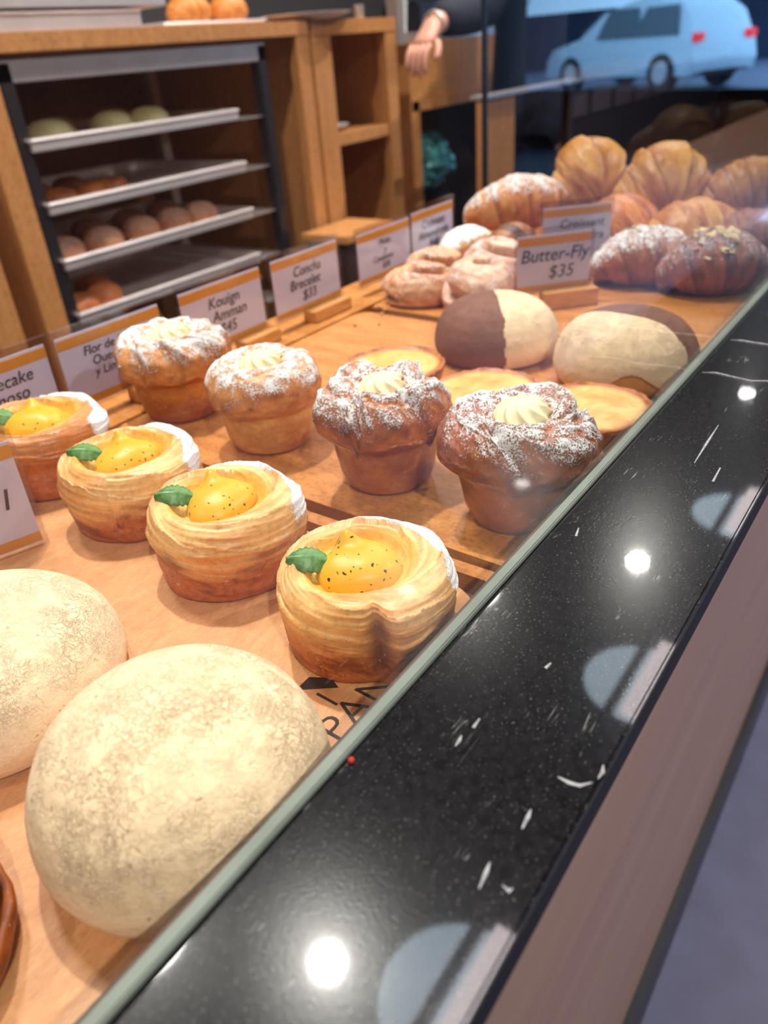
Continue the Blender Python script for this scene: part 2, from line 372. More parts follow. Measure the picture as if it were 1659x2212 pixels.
for pts in [[(0.6223, 0.243), (0.6215, 0.2284), (0.6241, 0.2149), (0.6371, 0.2034)], [(0.6696, 0.2025), (0.6584, 0.1987), (0.646, 0.1997)], [(0.5968, 0.378), (0.6079, 0.3782), (0.6178, 0.3804)], [(0.6373, 0.3736), (0.6565, 0.3743)], [(0.7933, 0.3404), (0.8074, 0.3381)], [(0.5315, 0.247), (0.5493, 0.2486), (0.5613, 0.2502)], [(0.4557, 0.2334), (0.4536, 0.2237), (0.4591, 0.222)], [(0.4382, 0.2527), (0.4593, 0.2556), (0.473, 0.2584)], [(1.5203, 0.3401), (1.6291, 0.3441), (1.7268, 0.3468)], [(1.4587, 0.2853), (1.524, 0.2884)], [(1.1415, 0.4426), (1.1703, 0.4495)]]:
    n = len(pts); q = [(x * S, y * S, EYE - DL * S - .0002) for x, y in pts]; b = BM(); add_tube(b, q, [.0002] + [.00065] * (n - 2) + [.0002] if n > 2 else [.0006, .0003], 8)
    for vv in b.verts: vv.co.z = EYE - DL * S + max(0, vv.co.z - (EYE - DL * S)) * .15
    obj('vein', b, M['vein'], ledge)
t = thing('display_counter', 'brown brushed counter front below the black ledge', 'counter', (0, 0, 0))
b = BM(); span(b, -.9, 3.6, .099, .113, .13, EYE - (DL + .055) * S); obj('front_panel', b, M['front'], t)
b = BM(); span(b, -.9, 3.6, .1095, .64, .62, EYE - 1.094 * S); obj('base_box', b, M['deck'], t)
b = BM(); span(b, -.9, 3.6, .089, .112, 0, .13); obj('kick_plate', b, M['black'], t)
b = BM(); span(b, -.9, 3.6, .507 * S, .55 * S + .001, EYE - 1.09 * S, EYE - (DL + .055) * S); obj('ledge_upstand', b, M['deck'], t)

gy = .498
g = thing('front_glass', 'tall clear glass pane rising from the black granite ledge', 'glass pane', (0, 0, 0))
b = BM(); span(b, -.9, 1.75, (gy - .008) * S, (gy + .008) * S, EYE - DL * S, EYE + .9 * S); obj('pane', b, M['glass'], g)
b = BM(); span(b, -.9, 1.75, (gy - .0095) * S, (gy + .0095) * S, EYE - DL * S, EYE - (DL - .012) * S, .0006); obj('edge_seal', b, M['greyseal'], g)
g = thing('end_glass', 'smoked glass end pane closing the far end of the display', 'glass pane', (0, 0, 0))
b = BM(); span(b, 1.29, 1.296, .58 * S, 2.335 * 1.318 * .9395 * S - .0, EYE - 1.0 * S, EYE + .9 * S)
b.free(); b = BM(); span(b, 1.29, 1.296, .58 * S, 1.29 / 1.802, EYE - 1.0 * S, EYE + .9 * S); obj('pane', b, M['smoke'], g)
b = BM(); span(b, 1.288, 1.298, 1.29 / 1.802 - .004, 1.29 / 1.802 + .002, EYE - 1.0 * S, EYE + .9 * S); obj('edge_strip', b, M['black'], g)

# ------------------------------------------------------------------ boards
TZ = EYE - S
def board(name, label, x0, x1, y0, y1, mat, r=.06, th=.05, z=-1.0, skew=0):
    bm = BM(); pts = []
    for cx, cy, a0 in ((x1 - r, y1 - r, 0), (x0 + r, y1 - r, PI / 2), (x0 + r, y0 + r, PI), (x1 - r, y0 + r, 1.5 * PI)):
        for k in range(9):
            a = a0 + k * PI / 16; px, py = cx + r * math.cos(a), cy + r * math.sin(a); pts.append(((px + skew * (py - y0)) * S, py * S))
    v0 = [bm.verts.new((x, y, -th * S)) for x, y in pts]; v1 = [bm.verts.new((x, y, 0)) for x, y in pts]
    bm.faces.new(v0[::-1]); bm.faces.new(v1); n = len(pts)
    for k in range(n): bm.faces.new((v0[k], v0[(k + 1) % n], v1[(k + 1) % n], v1[k]))
    bmesh.ops.bevel(bm, geom=[e for e in bm.edges if abs(e.verts[0].co.z) < 1e-6 and abs(e.verts[1].co.z) < 1e-6], offset=.0012, segments=2, affect='EDGES')
    o = obj(name, bm, mat, None, False, (0, 0, EYE + z * S)); tag(o, label, 'board', 'wooden display boards'); return o
bdA = board('display_board', 'pale rounded wooden board under the large pale buns and custard danishes', -1.2, 1.135, .60, 2.095, M['board'], .13, skew=.0)
board('display_board', 'narrow wooden strip between the pale board and the honey board', 1.172, 1.210, .58, 2.095, M['plank'], .008)
board('display_board', 'honey coloured board under the sugar dusted muffins and tarts', 1.236, 2.615, .58, 2.095, M['plank'], .05, skew=.03)
board('display_board', 'honey coloured board at the far end under the croissants', 2.68, 5.1, .58, 2.095, M['plank'], .03, skew=.03)
o = board('sign_rail', 'long wooden rail behind the boards carrying the row of price signs', -1.2, 5.1, 2.115, 2.42, M['plank'], .01, .09)
o['category'] = 'rail'; del o['group']

def text_obj(name, body, size, mat, parent, loc, rot, shear=.15, off=.0, align='CENTER', sp=1.0, ext=.00008):
    c = bpy.data.curves.new(name, 'FONT'); c.body = body; c.size = size; c.shear = shear; c.offset = off; c.align_x = align; c.align_y = 'CENTER'
    c.extrude = ext; c.space_line = sp; c.resolution_u = 3
    tmp = bpy.data.objects.new('t', c); me = bpy.data.meshes.new_from_object(tmp); bpy.data.objects.remove(tmp); bpy.data.curves.remove(c)
    me.name = name; me.materials.clear(); me.materials.append(mat); return link(name, me, parent, loc, rot)
text_obj('engraved_lettering', 'PAN', .062 * S * 1.45, M['text'], bdA, (.735 * S, .664 * S, .00005), (0, 0, -.05), 0, -.0002, sp=1)
text_obj('engraved_lettering', 'I', .052 * S * 1.45, M['text'], bdA, (.718 * S, .722 * S, .00005), (0, 0, -.05), 0, -.0002)
b = BM(); v = [b.verts.new((x * S, y * S, .0001)) for x, y in ((.705, .79), (.752, .725), (.765, .752), (.745, .79))]; b.faces.new(v); v2 = [b.verts.new((p.co.x, p.co.y, -.0005)) for p in v]; b.faces.new(v2[::-1])
for k in range(4): b.faces.new((v[k], v2[k], v2[(k + 1) % 4], v[(k + 1) % 4]))
obj('engraved_mark', b, M['text'], bdA)

# ------------------------------------------------------------------ price signs
def sign(label, x0, y0, x1, y1, h, lines, z0=-1.0, stand=.5, fs=.075, tilt=0, stand_len=.2, txt_dx=0, txt_dy=0):
    cx, cy = (x0 + x1) / 2 * S, (y0 + y1) / 2 * S; L = math.hypot(x1 - x0, y1 - y0) * S; a = math.atan2(y1 - y0, x1 - x0)
    t = thing('price_sign', label, 'sign', (cx, cy, EYE + z0 * S), a, 'price signs'); t.rotation_euler = (-tilt, 0, a)
    H = h * S; bm = BM(); span(bm, -L / 2 + .002, L / 2 - .002, -.0004, .0004, .002, H - .004); obj('card', bm, M['paper'], t)
    bm = BM(); span(bm, -L / 2 + .002, L / 2 - .002, -.0010, -.0006, H - .014, H - .006); obj('orange_band', bm, M['orange'], t)
    bm = BM(); span(bm, -L / 2 + .002, L / 2 - .002, -.0010, -.0006, .003, .009); obj('orange_band', bm, M['orange'], t)
    bm = BM(); span(bm, -L / 2 - .001, L / 2 + .001, -.0026, -.0012, 0, H + .003); span(bm, -L / 2 - .001, L / 2 + .001, .0012, .0020, 0, H + .003); obj('acrylic_holder', bm, M['acrylic'], t)
    n = len(lines)
    for i, (s_, dx) in enumerate(lines):
        ar = H - .028; zc = H - .016 - ar * (i + .5) / n; fz = min(fs * S * .9, ar / n * 1.12)
        text_obj('handwriting', s_, fz, M['ink'], t, (dx * S + txt_dx * S, -.0011, zc), (PI / 2, 0, 0), .2, .00001)
    if stand is not None:
        bm = BM(); sx = (stand - .5) * L; span(bm, sx - stand_len * S / 2, sx + stand_len * S / 2, -.020, -.003, (-1 - z0) * S + .0002, .004, .0008); obj('wooden_stand', bm, M['block'], t)
    return t
sign('Cheesecake Cremoso Maracuyá price sign partly hidden behind the farthest danish', 0.840, 2.269, 1.255, 2.269, 0.261, z0=-.966, lines=[('Cheesecake', 0), ('Cremoso', .0), ('Maracuyá', 0)], stand=None, fs=.085)
sign('Flor de Queso y Limón price sign behind the farthest muffin', 1.267, 2.250, 1.700, 2.250, 0.266, z0=-.966, lines=[('Flor de Limón', .0), ('Queso', -.04), ('y Limón', -.03), ('$45', .03)], stand=.72, fs=.075)
sign('Kouign Amman price sign in front of the tray rack', 1.782, 2.250, 2.221, 2.250, 0.270, z0=-.966, lines=[('Kouign', .0), ('Amman', .02), ('$45', 0)], stand=.75, fs=.085)
sign('Concha $33 price sign standing in a clear gap behind the empty board', 2.274, 2.250, 2.718, 2.250, 0.270, z0=-.966, lines=[('Concha', 0), ('Brecelet', -.02), ('$33', .0)], stand=.64, fs=.085, stand_len=.26)
sign('price sign with small blurred writing behind the pink twisted rolls', 2.839, 2.240, 3.283, 2.240, 0.256, z0=-.966, lines=[('Moño', 0), ('y', 0), ('Canelomo', -.02), ('$38', 0)], stand=.7, fs=.065)
sign('farthest price sign of the back row beside the sugared croissant', 3.293, 2.240, 3.699, 2.240, 0.266, z0=-.966, lines=[('Croissant', 0), ('Almendrado', .0), ('$48', 0)], stand=None, fs=.065)
sign('Butter-Fly $35 price sign on a wooden block among the pastries', 2.930, 1.478, 3.172, 1.246, .255, z0=-.945, lines=[('Butter-Fly', .0), ('$35', .03)], stand=.66, fs=.082, stand_len=.24)
sign('price sign behind the Butter-Fly sign with two blurred lines', 3.364, 1.569, 3.59, 1.323, .284, z0=-.945, lines=[('Croissant', .02), ('Almendra', .02), ('$45', .0)], stand=.55, fs=.06, stand_len=.3)
sign('close price sign cut by the left edge of the picture', .36, 1.82, .775, 1.68, .30, [('1', .16)], stand=None, fs=.085, txt_dy=0)

# ------------------------------------------------------------------ pastry builders (local units of S)
def prof(pts, n, smooth=3):
    p = np.array(pts, float); d = np.r_[0, np.cumsum(np.hypot(*np.diff(p, axis=0).T))]; q = np.linspace(0, d[-1], n)
    r = np.interp(q, d, p[:, 0]); z = np.interp(q, d, p[:, 1]); k = np.ones(2 * smooth + 1); k /= k.sum()
    def f(a): e = np.r_[np.full(smooth, a[0]), a, np.full(smooth, a[-1])]; return np.convolve(e, k, 'valid')
    r2, z2 = f(r), f(z); r2[0] = 0; r2[-1] = 0; return r2, z2
def leaf(parent, loc, rot, L=.075, Wd=.03, curl=.012):
    nu, nv = 28, 13; V = []; col = []
    for i in range(nu):
        u = i / (nu - 1)
        for j in range(nv):
            v = j / (nv - 1) * 2 - 1; wdt = Wd * .5 * math.sin(PI * min(1, u * .92 + .06)) ** .75 * (1 + .07 * math.sin(u * 46) * abs(v))
            x = u * L; y = v * wdt; z = curl * math.sin(u * 2.6) - .35 * Wd * v * v * .5 + .0022 * abs(math.sin((u * 9 - abs(v) * 1.6) * PI)) * abs(v) + (.003 * (1 - abs(v)) if abs(v) < .2 else 0)
            V.append((x * S, y * S, z * S))
    o = mesh_np('mint_leaf', V, grid_faces(nu, nv, False).tolist(), M['leaf'], parent, loc=tuple(c * S for c in loc), rot=rot)
    md = o.modifiers.new('s', 'SOLIDIFY'); md.thickness = .0005
    return o
def danish(label, cx, cy, Rr, H, seed, seam, tone=0, crease=0.0, sug_dir=-.1, sug_amt=1.0):
    t = thing('custard_danish', label, 'pastry', U(cx, cy, -1), 0, 'custard danishes with a mint leaf')
    nv, nt = 230, 420
    rp, zp = prof([(0, 0), (.88, 0), (.945, .035), (.975, .22), (1.0, .5), (1.02, .72), (.98, .88), (.90, .975), (.80, 1.0), (.70, .985), (.62, .93), (.56, .84), (.50, .78), (.3, .77), (0, .77)], nv, 4)
    th = np.linspace(0, 2 * PI, nt, endpoint=False)[None, :]; r = rp[:, None]; z = zp[:, None]
    c, s = np.cos(th), np.sin(th); dt = (th - seam + PI) % (2 * PI) - PI          # angle from the seam
    sp = dt / (2 * PI)
    top = sm(.80, .97, z + 0 * th) * sm(.50, .60, r); side = 1 - sm(.75, .95, z + 0 * th); side = side * sm(.8, .9, r + 0 * th)
    arc = np.linspace(0, 1, nv)[:, None]
    # spiral laminated layers on the top and shoulder, wavy stretched folds on the side
    lay = fbm(st(c * 1.3 + 3, s * 1.3, arc * 74 + sp * 16), seed, 3) + .5 * fbm(st(c * 2.5, s * 2.5 + 9, arc * 34 + sp * 9), seed + 5, 2)
    fold = fbm(st(c * 2.2, s * 2.2, z * 6 + sp * 6 + r * 2), seed + 11, 4)
    big = fbm(st(c * 1.2, s * 1.2, z * 1.5 + 0 * th), seed + 21, 2)
    wob = .10 * fbm(st(c * 2, s * 2, arc * 4), seed + 13, 3)
    ph = (arc - .42) * 9.0 + sp * 3.0 + wob * 3.0; saw = ph - np.floor(ph); lip = saw ** 2.2; edge_ = sm(.90, .99, saw)
    fl = np.abs(fbm(st(c * 5 + z * 2, s * 5, z * 10 + sp * 5), seed + 31, 3))
    zone = sm(.42, .62, z + .05 * big) * sm(.5, .62, r + 0 * th)
    rr = r * (1 + .05 * big * sm(.3, .9, r + 0 * th) + side * (.022 * fold * (1 - zone) + .012 * fold - .012 * fl) + zone * (.030 * lip + .013 * lay))
    shoulder = sm(.45, .8, z + 0 * th) * sm(.48, .6, r + 0 * th)
    zz = z + shoulder * (.018 * lay + .04 * big + .06 * lip * top)
    ov = np.exp(-(dt / .10) ** 2) * sm(.0, .25, z + 0 * th) * sm(.62, .9, r + 0 * th) * crease     # seam crease
    st_ = np.tanh(dt / .05) * np.exp(-(dt / .5) ** 2) * .045 * crease * sm(.7, .95, r + 0 * th)
    rr = rr * (1 - .10 * ov + st_)
    wx, wy = .03, .12                                                           # the well sits a little off centre
    inner = 1 - sm(.5, .95, r + 0 * th)
    well = (1 - sm(.45, .55, r + 0 * th)) * sm(.5, .7, z + 0 * th)
    X = rr * c + wx * inner; Y = rr * s + wy * inner
    zz = zz + well * .03 * fbm(st(X * 9, Y * 9, 0 * X), seed + 2, 3)
    P = st(X * Rr, Y * Rr, np.maximum(zz, 0) * H) * S
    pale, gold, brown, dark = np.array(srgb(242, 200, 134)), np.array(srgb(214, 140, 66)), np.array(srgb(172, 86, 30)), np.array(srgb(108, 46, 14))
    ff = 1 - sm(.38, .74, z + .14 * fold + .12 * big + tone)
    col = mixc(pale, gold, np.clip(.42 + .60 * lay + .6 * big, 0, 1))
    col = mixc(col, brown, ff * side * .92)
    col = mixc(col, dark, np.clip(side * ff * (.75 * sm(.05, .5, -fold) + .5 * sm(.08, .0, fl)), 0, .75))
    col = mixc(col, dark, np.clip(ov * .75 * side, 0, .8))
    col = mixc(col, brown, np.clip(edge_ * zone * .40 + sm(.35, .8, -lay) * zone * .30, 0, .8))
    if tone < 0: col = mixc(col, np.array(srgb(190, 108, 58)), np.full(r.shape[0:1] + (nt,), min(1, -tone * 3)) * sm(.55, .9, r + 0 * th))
    yel = np.array(srgb(236, 186, 74)); wy_ = (1 - sm(.56, .74, r + .06 * lay)) * sm(.5, .7, z + 0 * th)
    col = mixc(col, yel, wy_ * .9)
    q = np.hypot(X + .36 * math.cos(sug_dir), Y + .36 * math.sin(sug_dir)); an = np.cos(th - sug_dir)
    sug = sm(1.07, 1.20, q + .05 * big + .02 * lay) * sm(.55, .80, z + .0 * th) * sm(.30, .5, an) * 1.15 * sug_amt
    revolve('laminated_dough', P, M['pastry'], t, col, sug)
    # custard: rounded blob with a pulled tip
    nv2, nt2 = 60, 96; v = np.linspace(0, 1, nv2)[:, None]; th2 = np.linspace(0, 2 * PI, nt2, endpoint=False)[None, :]
    ph = v * PI / 2 * 1.12 - .18; br = np.cos(ph); bz = np.sin(ph); br[-1] = 0
    lob = 1 + .07 * np.sin(2 * th2 + seed) + .04 * np.sin(3 * th2 + 2 * seed) + .02 * vnoise(st(np.cos(th2) * 2, np.sin(th2) * 2, v * 3), seed)
    X2 = br * np.cos(th2) * lob; Y2 = br * np.sin(th2) * lob; Z2 = bz * .60 + .03 * vnoise(st(X2 * 2.2, Y2 * 2.2, v * 0), seed)
    ta = 1.05; dx, dy = math.cos(ta), math.sin(ta); pr = X2 * dx + Y2 * dy; pe = -X2 * dy + Y2 * dx
    tip = np.exp(-((pr - .62) / .24) ** 2 - (pe / .26) ** 2); Z2 = Z2 + .34 * tip * sm(.1, .5, v + 0 * th2); X2 = X2 + tip * .12 * dx; Y2 = Y2 + tip * .12 * dy
    rb = .455 * Rr; P2 = st((X2 * rb + wx * Rr + .004), (Y2 * rb + wy * Rr), Z2 * rb + .80 * H) * S
    revolve('custard_filling', P2, M['custard'], t)
    leaf(t, (wx * Rr - .032, wy * Rr + .040, H * .95), (-.50, -.18, 2.25 + .12 * math.sin(seed)), L=Rr * .50, Wd=Rr * .31)
    return t
danish('nearest custard danish, beside the black ledge, with a deep fold in its side', .914, .768, .171, .172, 3, -2.35, crease=1.35)
danish('second custard danish from the front, smooth sided, behind the nearest one', .953, 1.19, .174, .180, 14, -1.2, tone=.06, crease=.25)
danish('third custard danish from the front, paler, with a dark green leaf', .992, 1.575, .171, .180, 27, .6, tone=.10, crease=.5)
danish('farthest custard danish, reddish brown, below the cheesecake sign', 1.005, 1.985, .182, .187, 41, 2.9, tone=-.25, crease=.5)

def cream(parent, cx, cy, z, r, h, rot=0, lean=.3):
    nv, nt = 70, 120; v = np.linspace(0, 1, nv)[:, None]; th = np.linspace(0, 2 * PI, nt, endpoint=False)[None, :]
    rr = np.cos(v * PI / 2) ** .62 * (1 + .13 * (1 - np.abs(np.sin(4.5 * th + v * 5)) * 2 * .8)); rr[0] *= .8
    zz = np.sin(v * PI / 2) ** 1.1 + .0 * th
    P = st(cx + r * rr * np.cos(th) * 1.12 + lean * r * v * .25, cy + r * rr * np.sin(th), z + h * zz) * S
    return revolve('piped_cream', P, M['whip'], parent)
def muffin(label, cx, cy, Rr, H, seed, k=4, lobe=.06, swirl=1.0, cup=(srgb(196, 132, 62), srgb(150, 84, 34)), capc=(srgb(206, 132, 66), srgb(150, 82, 38)), sugar=1.0, rough=1.0, cd=.34, tops=1.0, ph0=0.0, flare=1.0, mat='glazed'):
    t = thing('cruffin', label, 'pastry', U(cx, cy, -1), 0, 'sugar dusted cream muffins')
    nv, nt = 240, 360
    rp, zp = prof([(0, 0), (.56, 0), (.67, .03), (.745, .14), (.795, .32), (.83, .47), (.87, .52), (.95, .55), (1.0, .65), (.99, .80), (.88, .93), (.68, 1.0), (.48, .985), (.36, .93), (.28, .87), (0, .86)], nv, 3)
    th = np.linspace(0, 2 * PI, nt, endpoint=False)[None, :]; r = rp[:, None]; z = zp[:, None]; arc = np.linspace(0, 1, nv)[:, None]
    c, s = np.cos(th), np.sin(th)
    cap = sm(.50, .60, z + 0 * th) * (arc > .2); cupm = 1 - cap
    tw = th + swirl * (1.0 - r) * 1.6 * cap
    lb = np.sin(k * tw + ph0) + .35 * np.sin((k + 1) * tw + seed)
    crease = np.abs(np.sin(k * tw / 2 + ph0 + .5 * fbm(st(c, s, z * 2 + 0 * th), seed + 3, 2)))
    flk = fbm(st(np.cos(tw) * 2.6, np.sin(tw) * 2.6, r * 9 + z * 5), seed + 1, 4); fine = fbm(st(np.cos(tw) * 7, np.sin(tw) * 7, r * 20 + z * 14), seed + 9, 3)
    big = fbm(st(c * 1.3, s * 1.3, z * 1.6 + 0 * th), seed + 4, 2)
    out = sm(.25, .7, r + 0 * th)
    rr = r * (1 + cap * out * (lobe * lb + .05 * big * rough + .06 * flk * rough + .030 * fine * rough) + cupm * (.025 * big + .012 * fine))
    zz = z + cap * out * (.05 * lb * lobe / .06 * .4 - .05 * (1 - sm(0, .35, crease)) * 1.6 * rough + .035 * flk * rough + .022 * fine * rough)
    zz = np.maximum(zz, 0); P = st(rr * c * Rr, rr * s * Rr, zz * H) * S
    col = mixc(cup[0], cup[1], np.clip(.5 + .9 * big + .5 * flk - .5 * sm(.25, .5, z + 0 * th) + .25, 0, 1))
    cc = mixc(capc[0], capc[1], np.clip(.45 + .8 * flk + .7 * fine, 0, 1))
    cc = mixc(cc, srgb(104, 48, 20), np.clip((1 - sm(0, .3, crease)) * .6 * rough + .5 * sm(.3, .7, fine), 0, .8))
    col = col * (1 - cap[..., None]) + cc * cap[..., None]
    sug = cap * sm(.60, 1.0, z + .10 * fine) * (.62 + .40 * flk + .45 * fine) * sugar
    revolve('muffin_body', P, M[mat], t, col, sug)
    cream(t, .0, .0, .88 * H, cd * Rr, .27 * Rr, 0)
    return t
muffin('nearest cream muffin, darkest and widest, against the glass', 1.464, .715, .182, .280, 5, k=3, lobe=.07, swirl=1.2, cup=(srgb(182, 96, 34), srgb(104, 46, 16)), capc=(srgb(172, 92, 40), srgb(106, 48, 20)), sugar=.92, rough=1.1, ph0=.7)
muffin('second cream muffin from the front, star shaped with curled dark tips', 1.454, 1.103, .166, .285, 18, k=5, lobe=.085, swirl=.5, cup=(srgb(206, 132, 58), srgb(136, 64, 22)), capc=(srgb(196, 114, 50), srgb(112, 54, 22)), sugar=.95, rough=1.15, ph0=1.0)
muffin('third cream muffin from the front, smooth round cap on a pale base', 1.482, 1.554, .172, .265, 33, k=2, lobe=.02, swirl=.3, cup=(srgb(228, 176, 100), srgb(184, 114, 48)), capc=(srgb(222, 152, 84), srgb(176, 102, 48)), sugar=1.0, rough=.45, mat='pastry')
muffin('farthest cream muffin with a fluted golden cap before the Flor sign', 1.518, 1.986, .180, .281, 47, k=9, lobe=.04, swirl=.9, cup=(srgb(210, 140, 72), srgb(162, 88, 36)), capc=(srgb(218, 144, 78), srgb(170, 96, 46)), sugar=1.05, rough=.6, mat='pastry')

def dome_grid(Rr, H, seed, nv=110, nt=200, dent=.02, rx=1.0, flat=.0, dz=0, sq=2.0):
    rp, zp = prof([(0, 0), (.84, 0), (.93, .06), (.99, .2), (1, .32), (.97, .5), (.89, .68), (.74, .84), (.54, .94), (.3, .99), (0, 1.0)], nv, 3)
    th = np.linspace(0, 2 * PI, nt, endpoint=False)[None, :]; r = rp[:, None]; z = zp[:, None]; c, s = np.cos(th), np.sin(th)
    n = fbm(st(r * c * 1.4, r * s * 1.4, z * 1.4 + 0 * th), seed, 2)
    f = 1 + dent * n
    return st(r * c * f * Rr * rx, r * s * f * Rr, (z * (1 + dent * .6 * n)) * H) * S, r + 0 * th, z + 0 * th
def concha(label, cx, cy, Rr, H, seed, kind='vanilla', rx=1.0, rot=0, split=None, arch=0.0, group=None, arch_dir=-2.2):
    t = thing('sugar_crust_bun', label, 'sweet bun', U(cx, cy, -1), rot, group)
    P, r, z = dome_grid(Rr * .975, H * .97, seed, 60, 120, rx=rx); nv, nt, _ = P.shape
    revolve('bread_bun', P, M['bread'], t)
    P, r, z = dome_grid(Rr, H, seed, 150, 260, rx=rx); nv, nt, _ = P.shape
    th = np.linspace(0, 2 * PI, nt, endpoint=False)[None, :]
    amt = sm(.25, .75, z) * (.35 + .65 * sm(-.3, .4, fbm(P / S * 6, seed + 3, 2)))
    F = grid_faces(nv, nt); ctr = P.reshape(-1, 3)[F].mean(1); zc = ctr[:, 2] / (H * S); ang = np.arctan2(ctr[:, 1], ctr[:, 0]); rad = np.hypot(ctr[:, 0], ctr[:, 1])
    low = .045 + .02 * np.sin(ang * 3 + seed) + arch * np.exp(-((np.angle(np.exp(1j * (ang - arch_dir)))) / .42) ** 2)
    keep = (zc > low)
    def part(name, mask, mat):
        f = F[mask]; used = np.unique(f); mp = -np.ones(nv * nt, int); mp[used] = np.arange(len(used))
        o = mesh_np(name, P.reshape(-1, 3)[used], mp[f].tolist(), mat, t, sug=amt.reshape(-1)[used]); m = o.modifiers.new('s', 'SOLIDIFY'); m.thickness = .0012; m.offset = -1
        return o
    if split is None: part('sugar_crust', keep, M[kind])
    else:
        a, off = split; side = ctr[:, 0] * math.cos(a) + ctr[:, 1] * math.sin(a) + .004 * S * np.sin(ctr[:, 2] * 400) > off * Rr * S
        part('vanilla_crust', keep & side, M['vanilla']); part('chocolate_crust', keep & ~side, M['choc'])
    return t
gc = 'large pale sugar crust buns'
concha('large pale sugar crust bun in front, beside the black ledge', .420, .752, .226, .236, 61, rx=1.0, group=gc)
concha('large pale sugar crust bun behind the front one at the left edge', .400, 1.262, .245, .203, 72, rx=1.0, group=gc)
concha('half chocolate half vanilla sugar crust bun beside the Butter-Fly sign', 2.426, 1.299, .225, .215, 83, split=(-.95, .02), group='two coloured sugar crust buns')
concha('mostly vanilla sugar crust bun with chocolate back, against the glass', 2.389, .800, .232, .225, 95, split=(3.0, .12), arch=.40, arch_dir=-2.72, group='two coloured sugar crust buns')

def tart(label, cx, cy, Rr, H, seed):
    t = thing('butter_tart', label, 'tart', U(cx, cy, -1), 0, 'flat golden tarts')
    nv, nt = 120, 300; rp, zp = prof([(0, 0), (.80, 0), (.84, .04), (.93, .5), (1.0, .92), (.99, 1.0), (.94, 1.0), (.90, .93), (.6, .95), (0, .99)], nv, 2)
    th = np.linspace(0, 2 * PI, nt, endpoint=False)[None, :]; r = rp[:, None]; z = zp[:, None]; c, s = np.cos(th), np.sin(th); arc = np.linspace(0, 1, nv)[:, None]
    fl = fbm(st(c * 3, s * 3, z * 10 + 0 * th), seed, 4); sc_ = fbm(st(c * 6, s * 6, 0 * r + 0 * th), seed + 2, 2)
    edge = sm(.86, .97, r + 0 * th); side = edge * (1 - sm(.9, 1, z + 0 * th))
    rr = r * (1 + side * .03 * fl + edge * .02 * sc_); zz = np.maximum(z + edge * (z > .3) * .05 * (fl + sc_), 0)
    n = fbm(st(rr * c * 3, rr * s * 3, 0 * zz), seed + 6, 3)
    P = st(rr * c * Rr, rr * s * Rr, (zz + (1 - edge) * (z > .5) * .03 * n) * H) * S
    col = mixc(srgb(240, 196, 116), srgb(222, 160, 76), np.clip(.4 + .9 * n, 0, 1)); col = mixc(col, srgb(190, 106, 44), sm(.78, .93, r + .05 * n)); col = mixc(col, srgb(150, 78, 30), np.clip(side * (.6 + fl), 0, 1))
    col = mixc(col, srgb(130, 62, 24), edge * sm(.1, .6, fl + sc_) * .7)
    revolve('golden_cake', P, M['pastry'], t, col, np.zeros(z.shape[0:1] + (nt,)))
    for k in range(3):
        b = BM(); a = seed + k * 2.1; add_cyl(b, (.3 * Rr * math.cos(a) * S, .3 * Rr * math.sin(a) * S, .965 * H * S), .0006, .0004, .0004, 8)
        obj('baked_speck', b, M['text'], t)
    return t
tart('flat golden tart behind the star shaped muffin', 1.965, 1.430, .168, .10, 7)
tart('flat golden tart in the middle, before the two coloured bun', 1.900, 1.052, .173, .10, 17)
tart('flat golden tart beside the ledge, its side showing', 1.915, .728, .172, .105, 29)

# rolled and twisted pastries from thick tubes
def tube_pastry(name, pts, rad, parent, colf, sugf, seed, mat, nt=48, sub=6, squash=1.0, rough=.05, ridge=None):
    pts = np.array(pts, float); n = len(pts); q = np.linspace(0, n - 1, (n - 1) * sub + 1)
    def cr(a):
        i = np.clip(np.floor(q).astype(int), 0, n - 2); f = q - i; p0 = a[np.clip(i - 1, 0, n - 1)]; p1 = a[i]; p2 = a[i + 1]; p3 = a[np.clip(i + 2, 0, n - 1)]
        if a.ndim > 1: f = f[:, None]
        return .5 * ((2 * p1) + (-p0 + p2) * f + (2 * p0 - 5 * p1 + 4 * p2 - p3) * f ** 2 + (-p0 + 3 * p1 - 3 * p2 + p3) * f ** 3)
    C = cr(pts); Rd = np.maximum(cr(np.array(rad, float)), .0005); T = np.gradient(C, axis=0); T /= np.linalg.norm(T, axis=1)[:, None] + 1e-9
    up = np.array([0, 0, 1.0]); A = np.cross(T, up); A /= np.linalg.norm(A, axis=1)[:, None] + 1e-9; B = np.cross(A, T)
    th = np.linspace(0, 2 * PI, nt, endpoint=False)[None, :]; L = np.linspace(0, 1, len(C))[:, None]
    c, s = np.cos(th), np.sin(th); nz = fbm(st(c * 1.8, s * 1.8, L * 22), seed, 4)
    k = 1 + rough * nz
    if ridge is not None: k = k * ridge(L + 0 * th, th + 0 * L)
    P = C[:, None, :] + (A[:, None, :] * (c * k)[..., None] + B[:, None, :] * (s * k * squash)[..., None]) * Rd[:, None, None]
    z0 = P[..., 2]; P[..., 2] = np.maximum(z0, 0)
    col = colf(L + 0 * th, th + 0 * L, nz); sg = sugf(L + 0 * th, th + 0 * L, nz, P)
    V = P.reshape(-1, 3) * S; F = grid_faces(len(C), nt).tolist(); F.append(list(range(nt))[::-1]); F.append([(len(C) - 1) * nt + j for j in range(nt)])
    return mesh_np(name, V, F, mat, parent, True, col.reshape(-1, 3), sg.reshape(-1))
